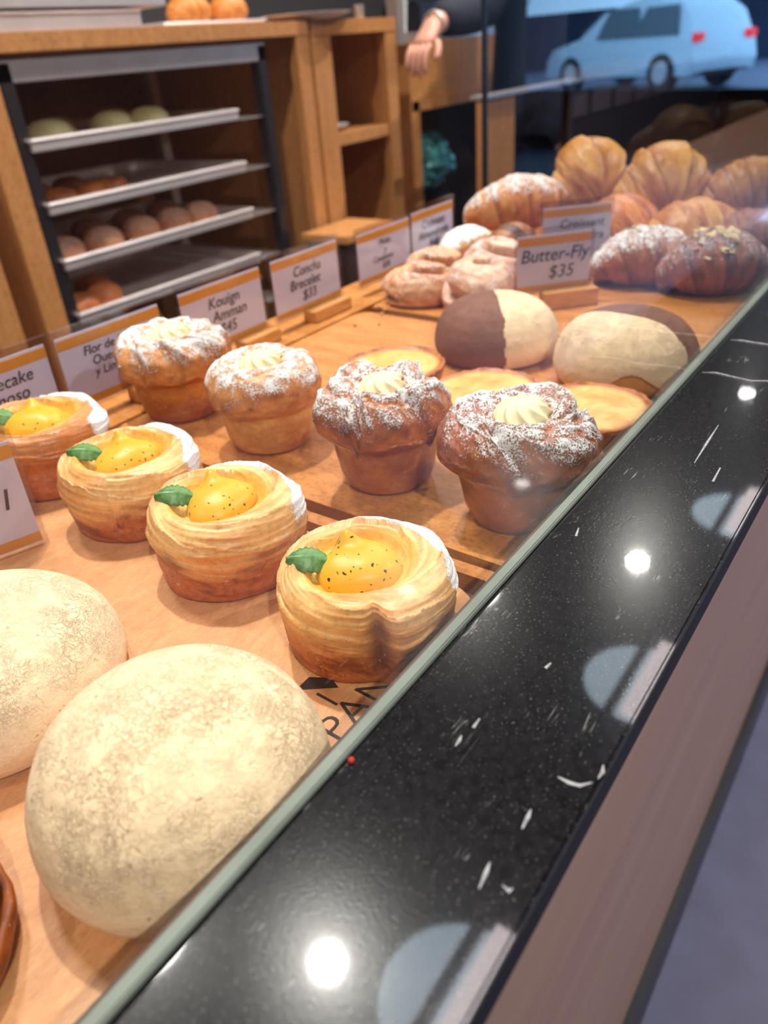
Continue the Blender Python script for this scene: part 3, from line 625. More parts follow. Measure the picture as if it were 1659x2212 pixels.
def twist_roll(label, loc, Rr, seed, c0, c1, sugar=.3, rot=0, k=1.6, group='pink twisted rolls', hgt=.95):
    t = thing('twisted_roll', label, 'sweet roll', U(*loc), rot, group)
    nv, nt = 170, 260; rp, zp = prof([(0, 0), (.80, 0), (.93, .06), (1, .25), (.98, .48), (.88, .68), (.70, .84), (.45, .94), (.2, .97), (0, .98)], nv, 3)
    th = np.linspace(0, 2 * PI, nt, endpoint=False)[None, :]; r = rp[:, None]; z = zp[:, None]; c, s_ = np.cos(th), np.sin(th); arc = np.linspace(0, 1, nv)[:, None]
    n = fbm(st(r * c * 2, r * s_ * 2, z * 2 + 0 * th), seed, 4); up = sm(.12, .3, z + 0 * th)
    ph = arc * k * 1.35 + th / (2 * PI) + .06 * n; d = np.abs((ph % 1) - .5) * 2                     # 1 in the groove between two turns
    g = sm(.62, 1.0, d) ** 1.3 * up * sm(.04, .12, r + 0 * th)
    f = 1 + .07 * n - .24 * g + .06 * (1 - d) * up
    P = st(r * c * f * Rr * 1.08, r * s_ * f * Rr * .92, np.maximum(z * (1 + .10 * n - .26 * g + .06 * up), 0) * Rr * hgt) * S
    col = mixc(c0, c1, np.clip(.42 + .9 * n + .2 * np.sin(th * 14 + arc * 40), 0, 1)); col = mixc(col, np.asarray(c1) * .55, g * .7)
    revolve('folded_dough', P, M['croissant'], t, col, sugar * up * (.9 + n) * (1 - g))
    return t
pk0, pk1 = srgb(226, 178, 136), srgb(196, 130, 96)
twist_roll('pink brown twisted roll at the near left of its group, by the crumbs', (2.90, 1.93, -1), .165, 3, pk0, pk1, .3, 2.2)
twist_roll('pink twisted roll standing behind the nearest twisted roll', (3.20, 2.04, -1), .16, 6, pk0, pk1, .3, .5)
twist_roll('pink looped roll behind the two coloured bun', (2.88, 1.63, -1), .165, 9, srgb(228, 186, 158), srgb(206, 146, 118), .35, 3.6, hgt=1.3)
twist_roll('pale pink roll touching the Butter-Fly sign', (3.22, 1.72, -1), .155, 12, srgb(232, 190, 164), srgb(206, 150, 126), .4, 1.2, hgt=1.35)
twist_roll('dark brown twisted pastry cut by the left edge near the bottom', (.045, .89, -1), .150, 15, srgb(176, 92, 34), srgb(104, 46, 16), 0, 1.0, 3.2, group='brown twisted pastry')

def croissant(label, loc, L, Rr, ang, seed, c0, c1, dusted=0.0, ridges=7, bend=.35, flakes=0, filling=False, sq=.82, name='croissant', peak=.0, group='croissants in the far pile', tilt=0, cat='croissant', rb=.065):
    t = thing(name, label, cat, U(*loc), ang, group); t.rotation_euler = (0, tilt, ang)
    pts, rad = [], []; n = 15
    for i in range(n):
        f = i / (n - 1) * 2 - 1; x = f * L / 2; y = bend * L * .5 * f * f; rr = Rr * (max(0, 1 - abs(f) ** 2.1)) ** .55 * (1 + peak * math.exp(-(f / .35) ** 2)) + Rr * .12
        pts.append((x, y, rr * sq * .92)); rad.append(rr)
    rad[0] = rad[-1] = Rr * .1
    def ridge(Lq, th): 
        w_ = (Lq * ridges * 1.0 + .10 * np.sin(th)) % 1; return 1 + rb * (w_ ** 1.5) * 1.0 - rb * .5
    def colf(Lq, th, nz):
        w_ = (Lq * ridges + .10 * np.sin(th)) % 1; return mixc(mixc(c0, c1, np.clip(.4 + nz * .9 + .35 * (1 - w_), 0, 1)), np.asarray(c1) * .6, sm(.75, 1, 1 - w_) * .6)
    def sugf(Lq, th, nz, P): return dusted * sm(.15, .85, np.sin(th) + .3 * nz) * (1 + .4 * nz)
    tube_pastry('croissant_body', pts, rad, t, colf, sugf, seed, M['croissant'], 72, 14, sq, .07, ridge)
    if filling:
        b = BM(); add_tube(b, [(-L * .40, bend * L * .40, Rr * .62), (-L * .53, bend * L * .5, Rr * .48), (-L * .64, bend * L * .56, Rr * .34)], [Rr * .34, Rr * .36, Rr * .22], 14)
        for v in b.verts: v.co = v.co * S
        obj('custard_filling', b, M['custardp'], t, True)
    if flakes:
        rnd = random.Random(seed); b = BM()
        for k in range(flakes):
            f = rnd.uniform(-.55, .3); a = rnd.gauss(1.75, .55); rr = Rr * (max(0, 1 - abs(f) ** 2.1)) ** .55 + Rr * .12
            p = Vector((f * L / 2, bend * L * .5 * f * f - rr * math.cos(a) * 1.0, rr * sq * .92 + rr * sq * math.sin(a) + .004)) * S
            m_ = Matrix.Rotation(rnd.uniform(-.6, .6), 4, 'X') @ Matrix.Rotation(rnd.uniform(-.6, .6), 4, 'Y')
            b2 = bmesh.new(); bmesh.ops.create_uvsphere(b2, u_segments=10, v_segments=6, radius=1)
            b2.transform(Matrix.Translation(p) @ Matrix.Rotation(rnd.uniform(0, 6), 4, 'Z') @ m_ @ Matrix.Diagonal((.0062, .0036, .0008, 1))); me = bpy.data.meshes.new('t'); b2.to_mesh(me); b2.free(); b.from_mesh(me); bpy.data.meshes.remove(me)
        o = obj('almond_flakes', b, M['almond'], t, True); o['kind'] = 'stuff'; o['label'] = 'sliced almonds'
    return t
M['custardp'] = plain('pale custard', srgb(240, 206, 116), .4, var=.05)
AV = -.96      # across the line of sight
gold0, gold1 = srgb(228, 174, 96), srgb(176, 110, 48)
croissant('sugar dusted brown pastry with almonds right of the Butter-Fly sign', (3.50, 1.12, -1), .44, .140, AV, 101, srgb(190, 112, 54), srgb(120, 62, 30), .62, 4, .12, 8, rb=.05)
croissant('dark pastry topped with sliced almonds beside the glass', (3.46, .815, -1), .42, .145, AV - .1, 107, srgb(180, 104, 52), srgb(112, 56, 28), .35, 4, .12, 42, rb=.07)
croissant('golden layered croissant behind the sugar dusted one', (3.90, 1.04, -1), .44, .165, AV + .2, 113, srgb(232, 172, 86), srgb(186, 104, 38), 0, 5, .1)
croissant('orange brown bun beside the rear price sign', (3.92, 1.40, -1), .30, .17, AV + .6, 119, srgb(222, 140, 64), srgb(180, 94, 38), 0, 2, .05, rb=.02)
croissant('brown croissant at the right edge of the lower pile', (3.96, .80, -1), .40, .14, AV, 125, srgb(200, 120, 64), srgb(136, 70, 36), 0, 6, .1)
croissant('dark croissant lying under the upper croissants', (4.26, 1.0, -1), .38, .14, AV + .2, 131, srgb(196, 128, 60), srgb(120, 64, 28), 0, 5, .1)
b = BM(); span(b, 3.98 * S, 4.98 * S, .62 * S, 2.12 * S, TZ + .0, TZ + .09 * S, .002)
riser = obj('wooden_riser', b, M['plank']); b = None
riser.location = (0, 0, 0); tag(riser, 'low wooden riser under the upper row of croissants', 'riser')
riser.data.transform(Matrix.Translation((0.115, 0, 0)))
croissant('tall ridged croissant on top of the pile, left one of the upper row', (4.36, 1.76, -.91), .42, .145, AV + .15, 137, gold0, gold1, 0, 8, .12, 0, True, 1.0, peak=.40)
croissant('tall ridged croissant on top of the pile, the middle one of three', (4.26, 1.31, -.95), .50, .155, AV - .05, 143, gold0, gold1, .12, 9, .12, 0, True, 1.05, peak=.30)
croissant('ridged croissant with yellow filling at the right edge of the upper row', (4.36, .90, -.90), .46, .145, AV, 149, srgb(214, 156, 90), srgb(160, 96, 48), .1, 8, .1, 0, True, 1.0)
croissant('large sugar dusted croissant on top, beside the farthest back sign', (4.06, 2.01, -.92), .62, .125, AV + .1, 155, srgb(224, 152, 84), srgb(170, 96, 46), .55, 4, .12, 6, False, 1.0, peak=.05, rb=.04)
croissant('chocolate topped pastry under the large sugared croissant', (3.72, 1.90, -1), .34, .10, AV + .9, 161, srgb(190, 116, 56), srgb(40, 28, 28), 0, 3, .1, rb=.04)
croissant('white sugared pastry leaning beside the chocolate topped one', (3.60, 2.10, -1), .34, .10, AV + .7, 167, srgb(222, 170, 110), srgb(190, 130, 76), .95, 3, .1, rb=.04)
croissant('small orange pastry between the chocolate one and the riser', (3.90, 1.72, -1), .28, .09, AV, 173, srgb(226, 140, 66), srgb(190, 100, 42), .15, 3, .1, rb=.04)

# crumbs
rnd = random.Random(5)
for k, (x, y, r) in enumerate([(2.64, 1.97, .008), (2.52, 1.90, .005), (2.47, 1.99, .005), (2.72, 2.05, .010), (2.76, 2.02, .007), (2.80, 2.08, .006), (2.70, 2.0, .006)]):
    b = BM(); bmesh.ops.create_icosphere(b, subdivisions=2, radius=r * S)
    for v in b.verts: v.co *= rnd.uniform(.75, 1.15)
    dark = k in (1, 2); o = obj('crumb', b, M['text'] if dark else M['crumb'], None, False, U(x, y, -1 + r * .75))
    tag(o, 'dark crumb on the empty honey board' if dark else 'pale pastry crumb on the honey board near the twisted rolls', 'crumb', 'dark crumbs' if dark else 'pale crumbs')
b = BM(); bmesh.ops.create_icosphere(b, subdivisions=2, radius=.0012)
o = obj('crumb', b, M['red'], None, False, (.628 * DL * S, .600 * DL * S, EYE - DL * S + .001)); tag(o, 'tiny red crumb on the granite at the foot of the glass', 'crumb')

# ------------------------------------------------------------------ staff side cabinets
YC = 1.5
def RZ(z): return EYE + z * YC
def cabinet_shell(t, x0, x1, xi0, xi1, top, topin, depth=.62, inmat='cabin', bottom=0.0):
    b = BM(); span(b, x0 * YC, xi0 * YC, YC, YC + .03, 0, RZ(topin), .001); obj('stile', b, M['cab'], t)
    b = BM(); span(b, xi1 * YC, x1 * YC, YC, YC + .03, 0, RZ(topin), .001); obj('stile', b, M['cab'], t)
    b = BM(); span(b, x0 * YC, x1 * YC, YC - .002, YC + .03, RZ(topin), RZ(top), .001); obj('top_rail', b, M['cab'], t)
    b = BM(); span(b, x0 * YC, x1 * YC, YC + .03, YC + depth, RZ(top) - .03, RZ(top)); obj('top_panel', b, M['cab'], t)
    b = BM(); span(b, x0 * YC, x0 * YC + .02, YC + .03, YC + depth, 0, RZ(top) - .03); obj('side_panel', b, M['cab'], t)
    b = BM(); span(b, x1 * YC - .02, x1 * YC, YC + .03, YC + depth, 0, RZ(top) - .03); obj('side_panel', b, M['cab'], t)
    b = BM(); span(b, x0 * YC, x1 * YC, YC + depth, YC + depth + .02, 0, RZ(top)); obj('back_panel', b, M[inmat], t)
cg = 'tan wooden cabinets behind the counter'
cA = thing('rack_cabinet', 'tan wooden cabinet holding the metal tray rack', 'cabinet', (0, 0, 0), 0, cg); cabinet_shell(cA, .562, 1.188, .597, 1.155, .047, .026)
cB = thing('shelf_cabinet', 'narrow tan open shelf cabinet right of the tray rack', 'cabinet', (0, 0, 0), 0, cg); cabinet_shell(cB, 1.196, 1.452, 1.248, 1.416, .047, .024, .4)
b = BM(); span(b, 1.215 * YC, 1.44 * YC, YC + .004, YC + .39, RZ(-.155), RZ(-.135)); obj('shelf', b, M['cab'], cB)
b = BM(); span(b, 1.215 * YC, 1.44 * YC, YC + .004, YC + .39, RZ(-.40), RZ(-.38)); obj('shelf', b, M['cab'], cB)
cL = thing('left_cabinet', 'tan wooden cabinet at the left edge with an open shelf', 'cabinet', (0, 0, 0), 0, cg); cabinet_shell(cL, .10, .528, .14, .49, .047, .026)
b = BM(); span(b, .13 * YC, .5 * YC, YC + .004, YC + .5, RZ(-.32), RZ(-.30)); obj('shelf', b, M['cab'], cL)
# tray rack
YR = 1.52
rk = thing('tray_rack', 'dark metal rack with four aluminium trays inside the tan cabinet', 'rack', (0, 0, 0))
xl, xr_ = .598 * YR, 1.076 * YR; zt, zb = EYE + .017 * YR, .35
for x in (xl, xr_ - .03):
    for y in (YR, YR + .42):
        b = BM(); span(b, x, x + .03, y, y + .03, zb, zt, .002); obj('post', b, M['darkmetal' if y == YR else 'steel'], rk)
for y in (YR, YR + .42):
    b = BM(); span(b, xl, xr_, y, y + .03, zt - .035, zt + .004, .002); obj('top_bar', b, M['steel'], rk)
TRZ = [-.0595, -.136, -.2085, -.283]
for z in TRZ + [-.36]:
    for x in (xl + .03, xr_ - .11):
        b = BM(); span(b, x, x + .08, YR + .01, YR + .42, EYE + z * YR - .040, EYE + z * YR - .037); obj('tray_runner', b, M['steel'], rk)
def tray(loc, Lx, Ly, label, h=.02, group='aluminium baking trays'):
    t = thing('baking_tray', label, 'tray', loc, 0, group)
    b = BM(); span(b, 0, Lx, 0, Ly, 0, .002); obj('tray_base', b, M['traym'], t)
    b = BM()
    span(b, 0, Lx, -.001, .003, .002, h); span(b, 0, Lx, Ly - .003, Ly, .002, h); span(b, 0, .003, .003, Ly - .003, .002, h); span(b, Lx - .003, Lx, .003, Ly - .003, .002, h); obj('tray_wall', b, M['traym'], t)
    b = BM(); add_tube(b, [(0, 0, h), (Lx, 0, h), (Lx, Ly, h), (0, Ly, h), (0, 0, h)], .0045, 8); obj('rolled_rim', b, M['traym'], t)
    return t
nm = ['top tray of the rack, under the pale round buns', 'second tray of the rack, carrying dark orange pastries', 'third tray of the rack, full of brown dusted buns', 'lowest tray of the rack, with three orange buns at its left']
for i, z in enumerate(TRZ):
    tray((.612 * YR, YR - .012, EYE + z * YR - .037), .372 * YR, .42, nm[i])
def bun(label, loc, r, h, seed, c0, c1, group, dust=0, rx=1.2):
    P, rr, z = dome_grid(r / S, h / S, seed, 28, 48, rx=rx); n = fbm(P / S * 8, seed, 3)
    o = revolve('bread_bun', P, M['croissant'], None, mixc(c0, c1, np.clip(.5 + n, 0, 1)), dust * sm(.3, .8, z) + 0 * z); o.location = loc
    tag(o, label, 'bun', group); return o
zt4 = [EYE + z * YR - .0345 for z in TRZ]; x0 = .612 * YR
for k, (dx, dy) in enumerate([(.13, .12), (.21, .22), (.30, .13), (.40, .12), (.42, .28)]):
    bun('pale round bun on the top tray of the rack', (x0 + dx, YR + dy, zt4[0]), .045, .045, k + 200, srgb(206, 200, 150), srgb(186, 176, 126), 'pale round buns on the top tray')
for k, (dx, dy) in enumerate([(.09, .08), (.17, .08), (.24, .10), (.12, .22), (.22, .24)]):
    bun('dark orange pastry on the second tray of the rack', (x0 + dx, YR + dy, zt4[1]), .034, .034, k + 210, srgb(196, 112, 40), srgb(120, 54, 22), 'dark orange pastries on the second tray')
for k, (dx, dy) in enumerate([(.05, .06), (.155, .06), (.27, .07), (.37, .07), (.46, .07), (.10, .2), (.22, .2), (.34, .2), (.45, .2)]):
    bun('brown dusted bun on the third tray of the rack', (x0 + dx, YR + dy, zt4[2]), .042, .052, k + 220, srgb(206, 146, 108), srgb(162, 98, 66), 'brown buns on the third tray', .3)
for k, (dx, dy) in enumerate([(.045, .05), (.125, .07), (.17, .17)]):
    bun(['orange bun in the left corner of the lowest tray', 'larger orange bun second from left on the lowest tray', 'orange bun at the back of the lowest tray'][k], (x0 + dx, YR + dy, zt4[3]), .040, .046, k + 240, srgb(222, 134, 74), srgb(184, 94, 40), 'orange buns on the lowest tray', .1)
# plates and things inside and on the cabinets
def plate(loc, r, label, mat='white'):
    nv, nt = 24, 64; rp, zp = prof([(0, 0), (.5, 0), (.6, .15), (1, .9), (1.0, 1.0), (.95, .95), (.55, .25), (0, .22)], nv, 1)
    th = np.linspace(0, 2 * PI, nt, endpoint=False)[None, :]; P = st(rp[:, None] * np.cos(th) * r, rp[:, None] * np.sin(th) * r, zp[:, None] * .018 + 0 * th)
    o = revolve('plate', P, M[mat], None); o.location = loc; tag(o, label, 'plate'); return o
plate((1.285 * YC + .0, YC + .13, RZ(-.135)), .10, 'white plate on the shelf of the narrow cabinet')
b = BM(); add_box(b, (0, 0, .02), (.10, .07, .04), .3, .006); o = obj('dark_box', b, M['black'], None, False, (1.31 * YC, YC + .17, RZ(-.135) + .012)); tag(o, 'small dark box on the white shelf plate', 'box')
plate((1.235 * YC, YC + .06, RZ(.047)), .125, 'white plate on top of the cabinets, right of the orange pastries')
ztop = RZ(.047)
tray((.30 * YC, YC + .02, ztop), .545 * YC, .32, 'lower of two baking trays stacked on top of the rack cabinet', .03)
tray((.28 * YC, YC + .012, ztop + .0375), .61 * YC, .32, 'upper of two baking trays stacked on top of the rack cabinet', .03)
tray((.93 * YC, YC + .10, ztop), .30 * YC, .2, 'flat baking tray with orange pastries on top of the cabinets', .008)
for k, x in enumerate((1.03, 1.12)):
    croissant(['orange pastry on the cabinet top, nearer the stacked trays', 'orange pastry on the cabinet top, nearer the white plate'][k], (x * YC / S, (YC + .17) / S, (ztop - EYE + .004) / S), .46, .16, .1 + k * .3, 300 + k, srgb(244, 170, 84), srgb(214, 120, 44), 0, 5, .1, group='orange pastries on the cabinet top')
def crumpled(name, label, cat, loc, size, mat, seed, group=None):
    b = BM(); bmesh.ops.create_icosphere(b, subdivisions=4, radius=1); V = np.array([v.co[:] for v in b.verts]); n = fbm(V * 1.6, seed, 3); n2 = np.abs(fbm(V * 3.1, seed + 4, 3))
    for v, k, k2 in zip(b.verts, n, n2):
        v.co = Vector((v.co.x * size[0], v.co.y * size[1], v.co.z * size[2])) * (1 + .35 * k - .35 * k2)
    zmin = min(v.co.z for v in b.verts)
    for v in b.verts: v.co.z -= zmin
    o = obj(name, b, mat, None, True, loc); tag(o, label, cat, group); return o
crumpled('paper_bag', 'crumpled pale paper bag on the cabinet top beside the stacked trays', 'bag', (.93 * YC, YC + .28, ztop), (.07, .05, .06), plain('crumpled paper', srgb(186, 168, 172), .7, var=.1), 4)
for k, x in enumerate((1.375, 1.40)):
    b = BM(); add_cyl(b, (0, 0, 0), .012, .014, .034, 16); tag(obj('metal_pot', b, M['steel'], None, True, (x * YC, YC + .04 + .03 * k, ztop)), ['small metal pot on the cabinet top, left of two', 'small metal pot on the cabinet top, right of two'][k], 'pot', 'small metal pots')
# cabinet C with a cavity, teal bag, cup, steel column
cC = thing('low_cabinet', 'tan low cabinet with a dark open cavity below its doors', 'cabinet', (0, 0, 0), 0, cg)
YD = 1.62
def D(x0, x1, z0, z1, y0=YD, y1=YD + .03): b = BM(); span(b, x0 * YD, x1 * YD, y0, y1, EYE + z0 * YD, EYE + z1 * YD, .001); return b
obj('door', D(1.52, 1.70, -.10, .005), M['cab'], cC); obj('door', D(1.703, 1.96, -.10, .005), M['cab'], cC)
obj('bottom_rail', D(1.49, 1.96, -.122, -.102, YD - .01), M['cab'], cC)
b = BM(); span(b, 1.485 * YD, 1.518 * YD, YD - .01, YD + .5, 0, EYE + .005 * YD); obj('side_panel', b, M['cab'], cC)
b = BM(); span(b, 1.485 * YD, 1.98 * YD, YD, YD + .5, EYE + .005 * YD, EYE + .02 * YD); obj('worktop', b, M['steel'], cC)
b = BM(); span(b, 1.52 * YD, 1.98 * YD, YD + .5, YD + .52, 0, EYE); obj('back_panel', b, M['darkwood'], cC)
YP = 1.12
b = BM(); span(b, 1.806 * YP, 1.965 * YP, YP, YP + .025, 0, EYE - .125 * YP, .001); pt = thing('partition', 'tan upright panel with a metal top edge just beyond the end glass', 'partition', (0, 0, 0)); obj('panel', b, M['cab'], pt)
b = BM(); span(b, 1.80 * YP, 2.35 * YP, YP - .012, YP + .04, EYE - .125 * YP, EYE - .117 * YP, .001); obj('metal_edge', b, M['steel'], pt)
b = BM(); span(b, 2.30 * YP, 2.33 * YP, YP, YP + .025, 0, EYE - .125 * YP, .001); obj('post', b, M['darkwood'], pt)
b = BM(); add_cyl(b, (0, 0, 0), .08, .10, .70, 28); tag(obj('waste_bin', b, M['black'], None, True, (1.67 * YD, YD + .16, 0)), 'black bin in the open cavity under the low cabinet', 'bin')
crumpled('plastic_bag', 'shiny teal plastic bag over the black bin', 'bag', (1.67 * YD, YD + .16, .702), (.17, .12, .11), M['teal'], 9)
b = BM(); span(b, 1.462 * 1.6, 1.485 * 1.6, 1.6, 1.64, EYE + .0, 2.9); tag(obj('steel_column', b, M['steel']), 'bright steel column rising at the right end of the shelf cabinet', 'column')
b = BM(); add_cyl(b, (0, 0, 0), .028, .036, .10, 24); tag(obj('paper_cup', b, M['white'], None, True, (1.515 * YD, YD + .06, EYE + .02 * YD)), 'white cup on the worktop beside the hand', 'cup')
b = BM(); add_box(b, (0, 0, .05), (.22, .16, .1), .1, .01); tag(obj('coffee_grinder', b, M['black'], None, False, (1.80 * YD, YD + .3, EYE + .02 * YD)), 'dark machine on the worktop behind the person', 'machine')
# tan box in front of the shelf cabinet
b = BM(); span(b, 0, .22, 0, .16, 0, .02, .002); t = thing('side_box', 'low dark box with a tan lid in front of the shelf cabinet', 'box', (1.24 * 1.32, 1.32, 0)); 
for v in b.verts: v.co.z += EYE - .335 * 1.32
obj('lid', b, M['cab'], t); b = BM(); span(b, .01, .21, .01, .15, 0, EYE - .335 * 1.32); obj('box_body', b, M['darkwood'], t)
# dark panelled cabinet seen through the end glass
cD = thing('dark_cabinet', 'dark brown panelled cabinet seen through the end glass', 'cabinet', (0, 0, 0))
b = BM(); span(b, 2.02 * 1.7, 6.6, 1.7, 2.3, 0, EYE - .125 * 1.7); obj('cabinet_body', b, M['darkwood'], cD)
for k in range(7):
    x = 2.09 * 1.7 + k * .31; b = BM(); span(b, x, x + .25, 1.69, 1.70, EYE - .215 * 1.7, EYE - .15 * 1.7, .001); obj('drawer_front', b, plain('brown drawer front', srgb(104, 84, 82), .5), cD)
b = BM(); span(b, 2.02 * 1.7 - .1, 6.6, 1.66, 2.3, EYE - .125 * 1.7, EYE - .115 * 1.7); obj('worktop', b, M['steel'], cD)

# ------------------------------------------------------------------ person
def skin_chain(name, verts, edges, radii, mat, parent=None, root=0, sub=2):
    me = bpy.data.meshes.new(name); me.from_pydata(verts, edges, []); o = link(name, me, parent); me.materials.append(mat)
    m = o.modifiers.new('skin', 'SKIN'); m.use_smooth_shade = True
    for i, r in enumerate(radii): me.skin_vertices[0].data[i].radius = (r, r) if not hasattr(r, '__len__') else r
    for i in range(len(verts)): me.skin_vertices[0].data[i].use_root = (i == root)
    s = o.modifiers.new('sub', 'SUBSURF'); s.levels = sub; s.render_levels = sub; return o
px, py = 2.74, 1.34
per = thing('person', 'person in dark navy clothes reaching over the worktop with one hand', 'person', (px, py, 0), 0)
hx, hy, hz = 1.535 * 1.32 - px, 1.32 - py, EYE - .0 - 0.0
V = [(0, 0, .92), (0, 0, 1.12), (-.01, -.01, 1.32), (-.01, -.01, 1.44), (-.02, -.02, 1.52), (-.05, -.03, 1.64), (-.07, -.04, 1.72)]
E = [(i, i + 1) for i in range(6)]; Rd = [(.15, .11), (.15, .10), (.16, .11), (.11, .09), (.05, .05), (.085, .095), (.07, .08)]
def chain(st_, pts, rs):
    a = st_
    for p, r in zip(pts, rs): V.append(p); Rd.append(r); E.append((a, len(V) - 1)); a = len(V) - 1
    return a
wr = (hx + .085, hy + .0, hz + .045)
armL = chain(3, [(-.19, 0, 1.42), (-.34, .0, 1.27), wr], [.055, .045, .028])
palm = chain(armL, [(hx + .035, hy, hz + .012), (hx + .005, hy, hz - .01)], [(.036, .017), (.036, .014)])
armR = chain(3, [(.19, 0, 1.42), (.25, .05, 1.16), (.20, .10, .93)], [.055, .045, .028])
chain(armR, [(.19, .11, .87), (.18, .10, .82)], [(.034, .016), (.03, .013)])
for sx in (-.09, .09): chain(0, [(sx, 0, .84), (sx * 1.1, -.01, .48), (sx * 1.1, .01, .09), (sx * 1.1, -.12, .04)], [.085, .058, .042, .035])
skin_chain('body', V, E, Rd, M['skin'], per)
for k in range(4):
    yy = hy - .027 + k * .018; l = (.042, .05, .047, .036)[k]
    skin_chain('finger', [(hx + .015, yy, hz - .004), (hx - .012, yy, hz - .022), (hx - .022, yy, hz - .022 - l * .7), (hx - .012, yy, hz - .022 - l * 1.2)], [(0, 1), (1, 2), (2, 3)], [.0095, .0088, .008, .0065], M['skin'], per, 0, 1)
skin_chain('thumb', [(hx + .045, hy - .028, hz + .005), (hx + .022, hy - .048, hz - .018), (hx + .002, hy - .050, hz - .042)], [(0, 1), (1, 2)], [.012, .0105, .008], M['skin'], per, 0, 1)
V = [(0, 0, .80), (0, 0, 1.0), (0, 0, 1.14), (-.01, -.01, 1.32), (-.01, -.01, 1.45)]; E = [(0, 1), (1, 2), (2, 3), (3, 4)]; Rd = [(.19, .14), (.18, .13), (.17, .12), (.18, .125), (.12, .10)]
chain(4, [(-.19, 0, 1.425), (-.34, 0, 1.272), (wr[0] + .01, wr[1], wr[2] + .005)], [.074, .070, .046]); chain(4, [(.19, 0, 1.425), (.25, .05, 1.165), (.205, .095, .96)], [.072, .06, .042])
skin_chain('navy_shirt', V, E, Rd, M['navy'], per)
V = [(0, 0, .94)]; E = []; Rd = [(.165, .125)]
for sx in (-.09, .09): chain(0, [(sx, 0, .84), (sx * 1.1, -.01, .48), (sx * 1.1, .01, .12)], [.098, .074, .06])
skin_chain('trousers', V, E, Rd, M['navy'], per)
b = BM(); bmesh.ops.create_uvsphere(b, u_segments=24, v_segments=16, radius=1); b.transform(Matrix.Translation((-.05, .0, 1.68)) @ Matrix.Diagonal((.10, .115, .115, 1)))
for v in list(b.verts):
    if v.co.z < 1.60 or (v.co.y < -.05 and v.co.z < 1.72): b.verts.remove(v)
obj('hair', b, M['hair'], per, True)
b = BM(); add_tube(b, [(wr[0] - .01, wr[1] + .031 * math.cos(a), wr[2] - .004 + .031 * math.sin(a)) for a in np.linspace(0, 2 * PI, 25)], .004, 8); obj('bracelet', b, M['steel'], per)

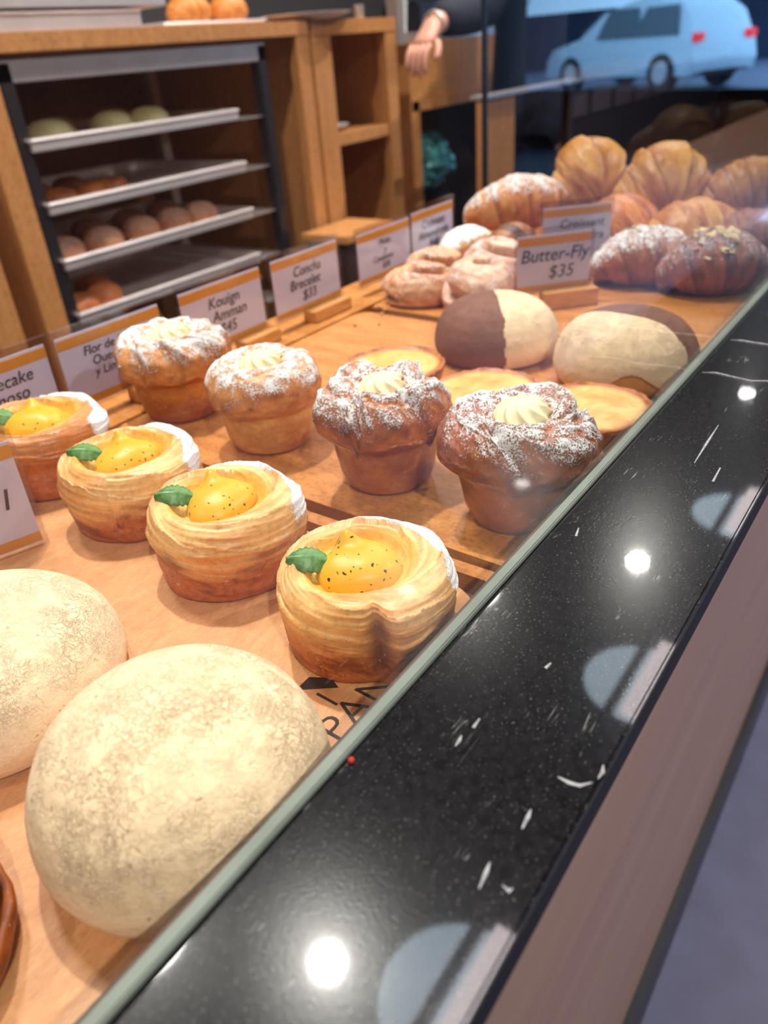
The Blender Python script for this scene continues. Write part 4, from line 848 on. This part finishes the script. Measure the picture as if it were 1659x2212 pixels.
# ------------------------------------------------------------------ street seen as a reflection in the glass
def car():
    # side profile lofted across the width; x forward, y across
    t = thing('parked_car', 'pale blue grey car parked in the street, mirrored in the glass', 'car', (18.9, -6.3, 0), math.radians(296.0))
    paint = plain('pale car paint', (.62, .70, .74), .25, .2, var=.02, coat=1); gl = plain('car window', (.03, .05, .07), .08, coat=1)
    prof_ = [(-2.1, .35, .95), (-2.15, .6, 1.0), (-2.05, .92, .98), (-1.85, 1.38, .86), (-1.55, 1.60, .78), (-.2, 1.66, .76), (.55, 1.50, .78), (1.15, 1.06, .92), (1.95, .90, .88), (2.15, .68, .84), (2.2, .38, .86)]
    n = 13; V = []; ys = np.linspace(-1, 1, n)
    for x, z, hw in prof_:
        for y in ys: V.append((x, y * hw * .88, z - .06 * abs(y) ** 4))
    mesh_np('body_shell', V + [(v[0], v[1], .3) for v in []], grid_faces(len(prof_), n, False).tolist(), paint, t)
    for sd in (-1, 1):
        b = BM(); top = [b.verts.new((x, sd * hw * .88, z - .06)) for x, z, hw in prof_]; mid = [b.verts.new((x * 1.0, sd * .88, min(z - .06, .92))) for x, z, hw in prof_]; lo = [b.verts.new((x * .98, sd * .86, .28)) for x, z, hw in prof_]
        for k in range(len(prof_) - 1):
            for a_, c_ in ((top, mid), (mid, lo)):
                try: b.faces.new((a_[k], a_[k + 1], c_[k + 1], c_[k]))
                except Exception: pass
        obj('side_panel', b, paint, t, True)
        for xa, xb, za, zb_ in ((-1.72, -.75, .98, 1.48), (-.66, .30, .98, 1.50)):
            b = BM(); v = [b.verts.new(p) for p in ((xa, sd * .885, za), (xb + .25, sd * .885, za), (xb, sd * .75, zb_), (xa + .18, sd * .75, zb_))]; b.faces.new(v); r_ = bmesh.ops.extrude_face_region(b, geom=b.faces[:]); bmesh.ops.translate(b, verts=[q for q in r_['geom'] if isinstance(q, bmesh.types.BMVert)], vec=(0, sd * .012, 0)); obj('side_window', b, gl, t)
        for x in (-1.35, 1.35):
            b = BM(); add_tube(b, [(x, sd * .70, .34), (x, sd * .90, .34)], [.34, .34], 32); w_ = obj('wheel', b, M['black'], t, True)
            b = BM(); add_tube(b, [(x, sd * .895, .34), (x, sd * .915, .34)], [.21, .19], 20); obj('hub_cap', b, M['steel'], w_, True)
        b = BM(); add_box(b, (-2.08, sd * .72, .92), (.10, .26, .14), 0, .02); obj('tail_lamp', b, plain('red lamp', (.5, .01, .02), .2, emis=(1, .03, .05), es=1.6), t)
        b = BM(); add_box(b, (2.06, sd * .62, .72), (.12, .3, .12), 0, .02); obj('head_lamp', b, M['white'], t)
    b = BM(); v = [b.verts.new(p) for p in ((.60, -.66, 1.47), (.60, .66, 1.47), (1.14, .76, 1.09), (1.14, -.76, 1.09))]; b.faces.new(v); r_ = bmesh.ops.extrude_face_region(b, geom=b.faces[:]); bmesh.ops.translate(b, verts=[q for q in r_['geom'] if isinstance(q, bmesh.types.BMVert)], vec=(.02, 0, .02)); obj('windscreen', b, gl, t)
    b = BM(); span(b, -1.9, 1.9, -.7, .7, .25, .34); obj('underbody', b, M['black'], t)
    return t
car()
bark = plain('dark bark', (.02, .018, .02), .9, var=.3, scale=8); foliage = plain('dark street leaves', (.015, .04, .03), .6, var=.5, scale=3)
def tree(loc, h, r, seed, label):
    t = thing('street_tree', label, 'tree', loc, 0, 'dark street trees'); rn = random.Random(seed)
    b = BM(); add_tube(b, [(0, 0, 0), (.05, .05, h * .3), (-.05, 0, h * .6), (0, 0, h * .9)], [.20, .16, .12, .04], 12); obj('trunk', b, bark, t, True)
    b = BM()
    for k in range(420):
        a = rn.uniform(0, 2 * PI); q = rn.uniform(.15, 1) ** .6 * r; z = h * .62 + rn.uniform(-.5, .5) * r * 1.5
        add_box(b, (q * math.cos(a), q * math.sin(a), z), (rn.uniform(.12, .3), rn.uniform(.1, .22), .02), rn.uniform(0, 3), 0, Matrix.Rotation(rn.uniform(-1, 1), 4, 'X'))
    o = obj('foliage', b, foliage, t); o['kind'] = 'stuff'
tree((22.5, -13.0, 0), 5.5, 2.0, 1, 'dark tree beyond the parked car, nearest the shop front')
tree((25.5, -8.4, 0), 6.0, 2.2, 2, 'dark tree directly behind the parked car')
tree((26.5, -3.6, 0), 6.0, 2.0, 3, 'dark tree behind the tail of the parked car')
b = BM(); span(b, 30, 34, -30, -2.5, 0, 1.75); tag(obj('street_building', b, plain('dark street facade', srgb(40, 50, 74), .8, var=.3, scale=.8)), 'dark low building across the street behind the trees', 'building')
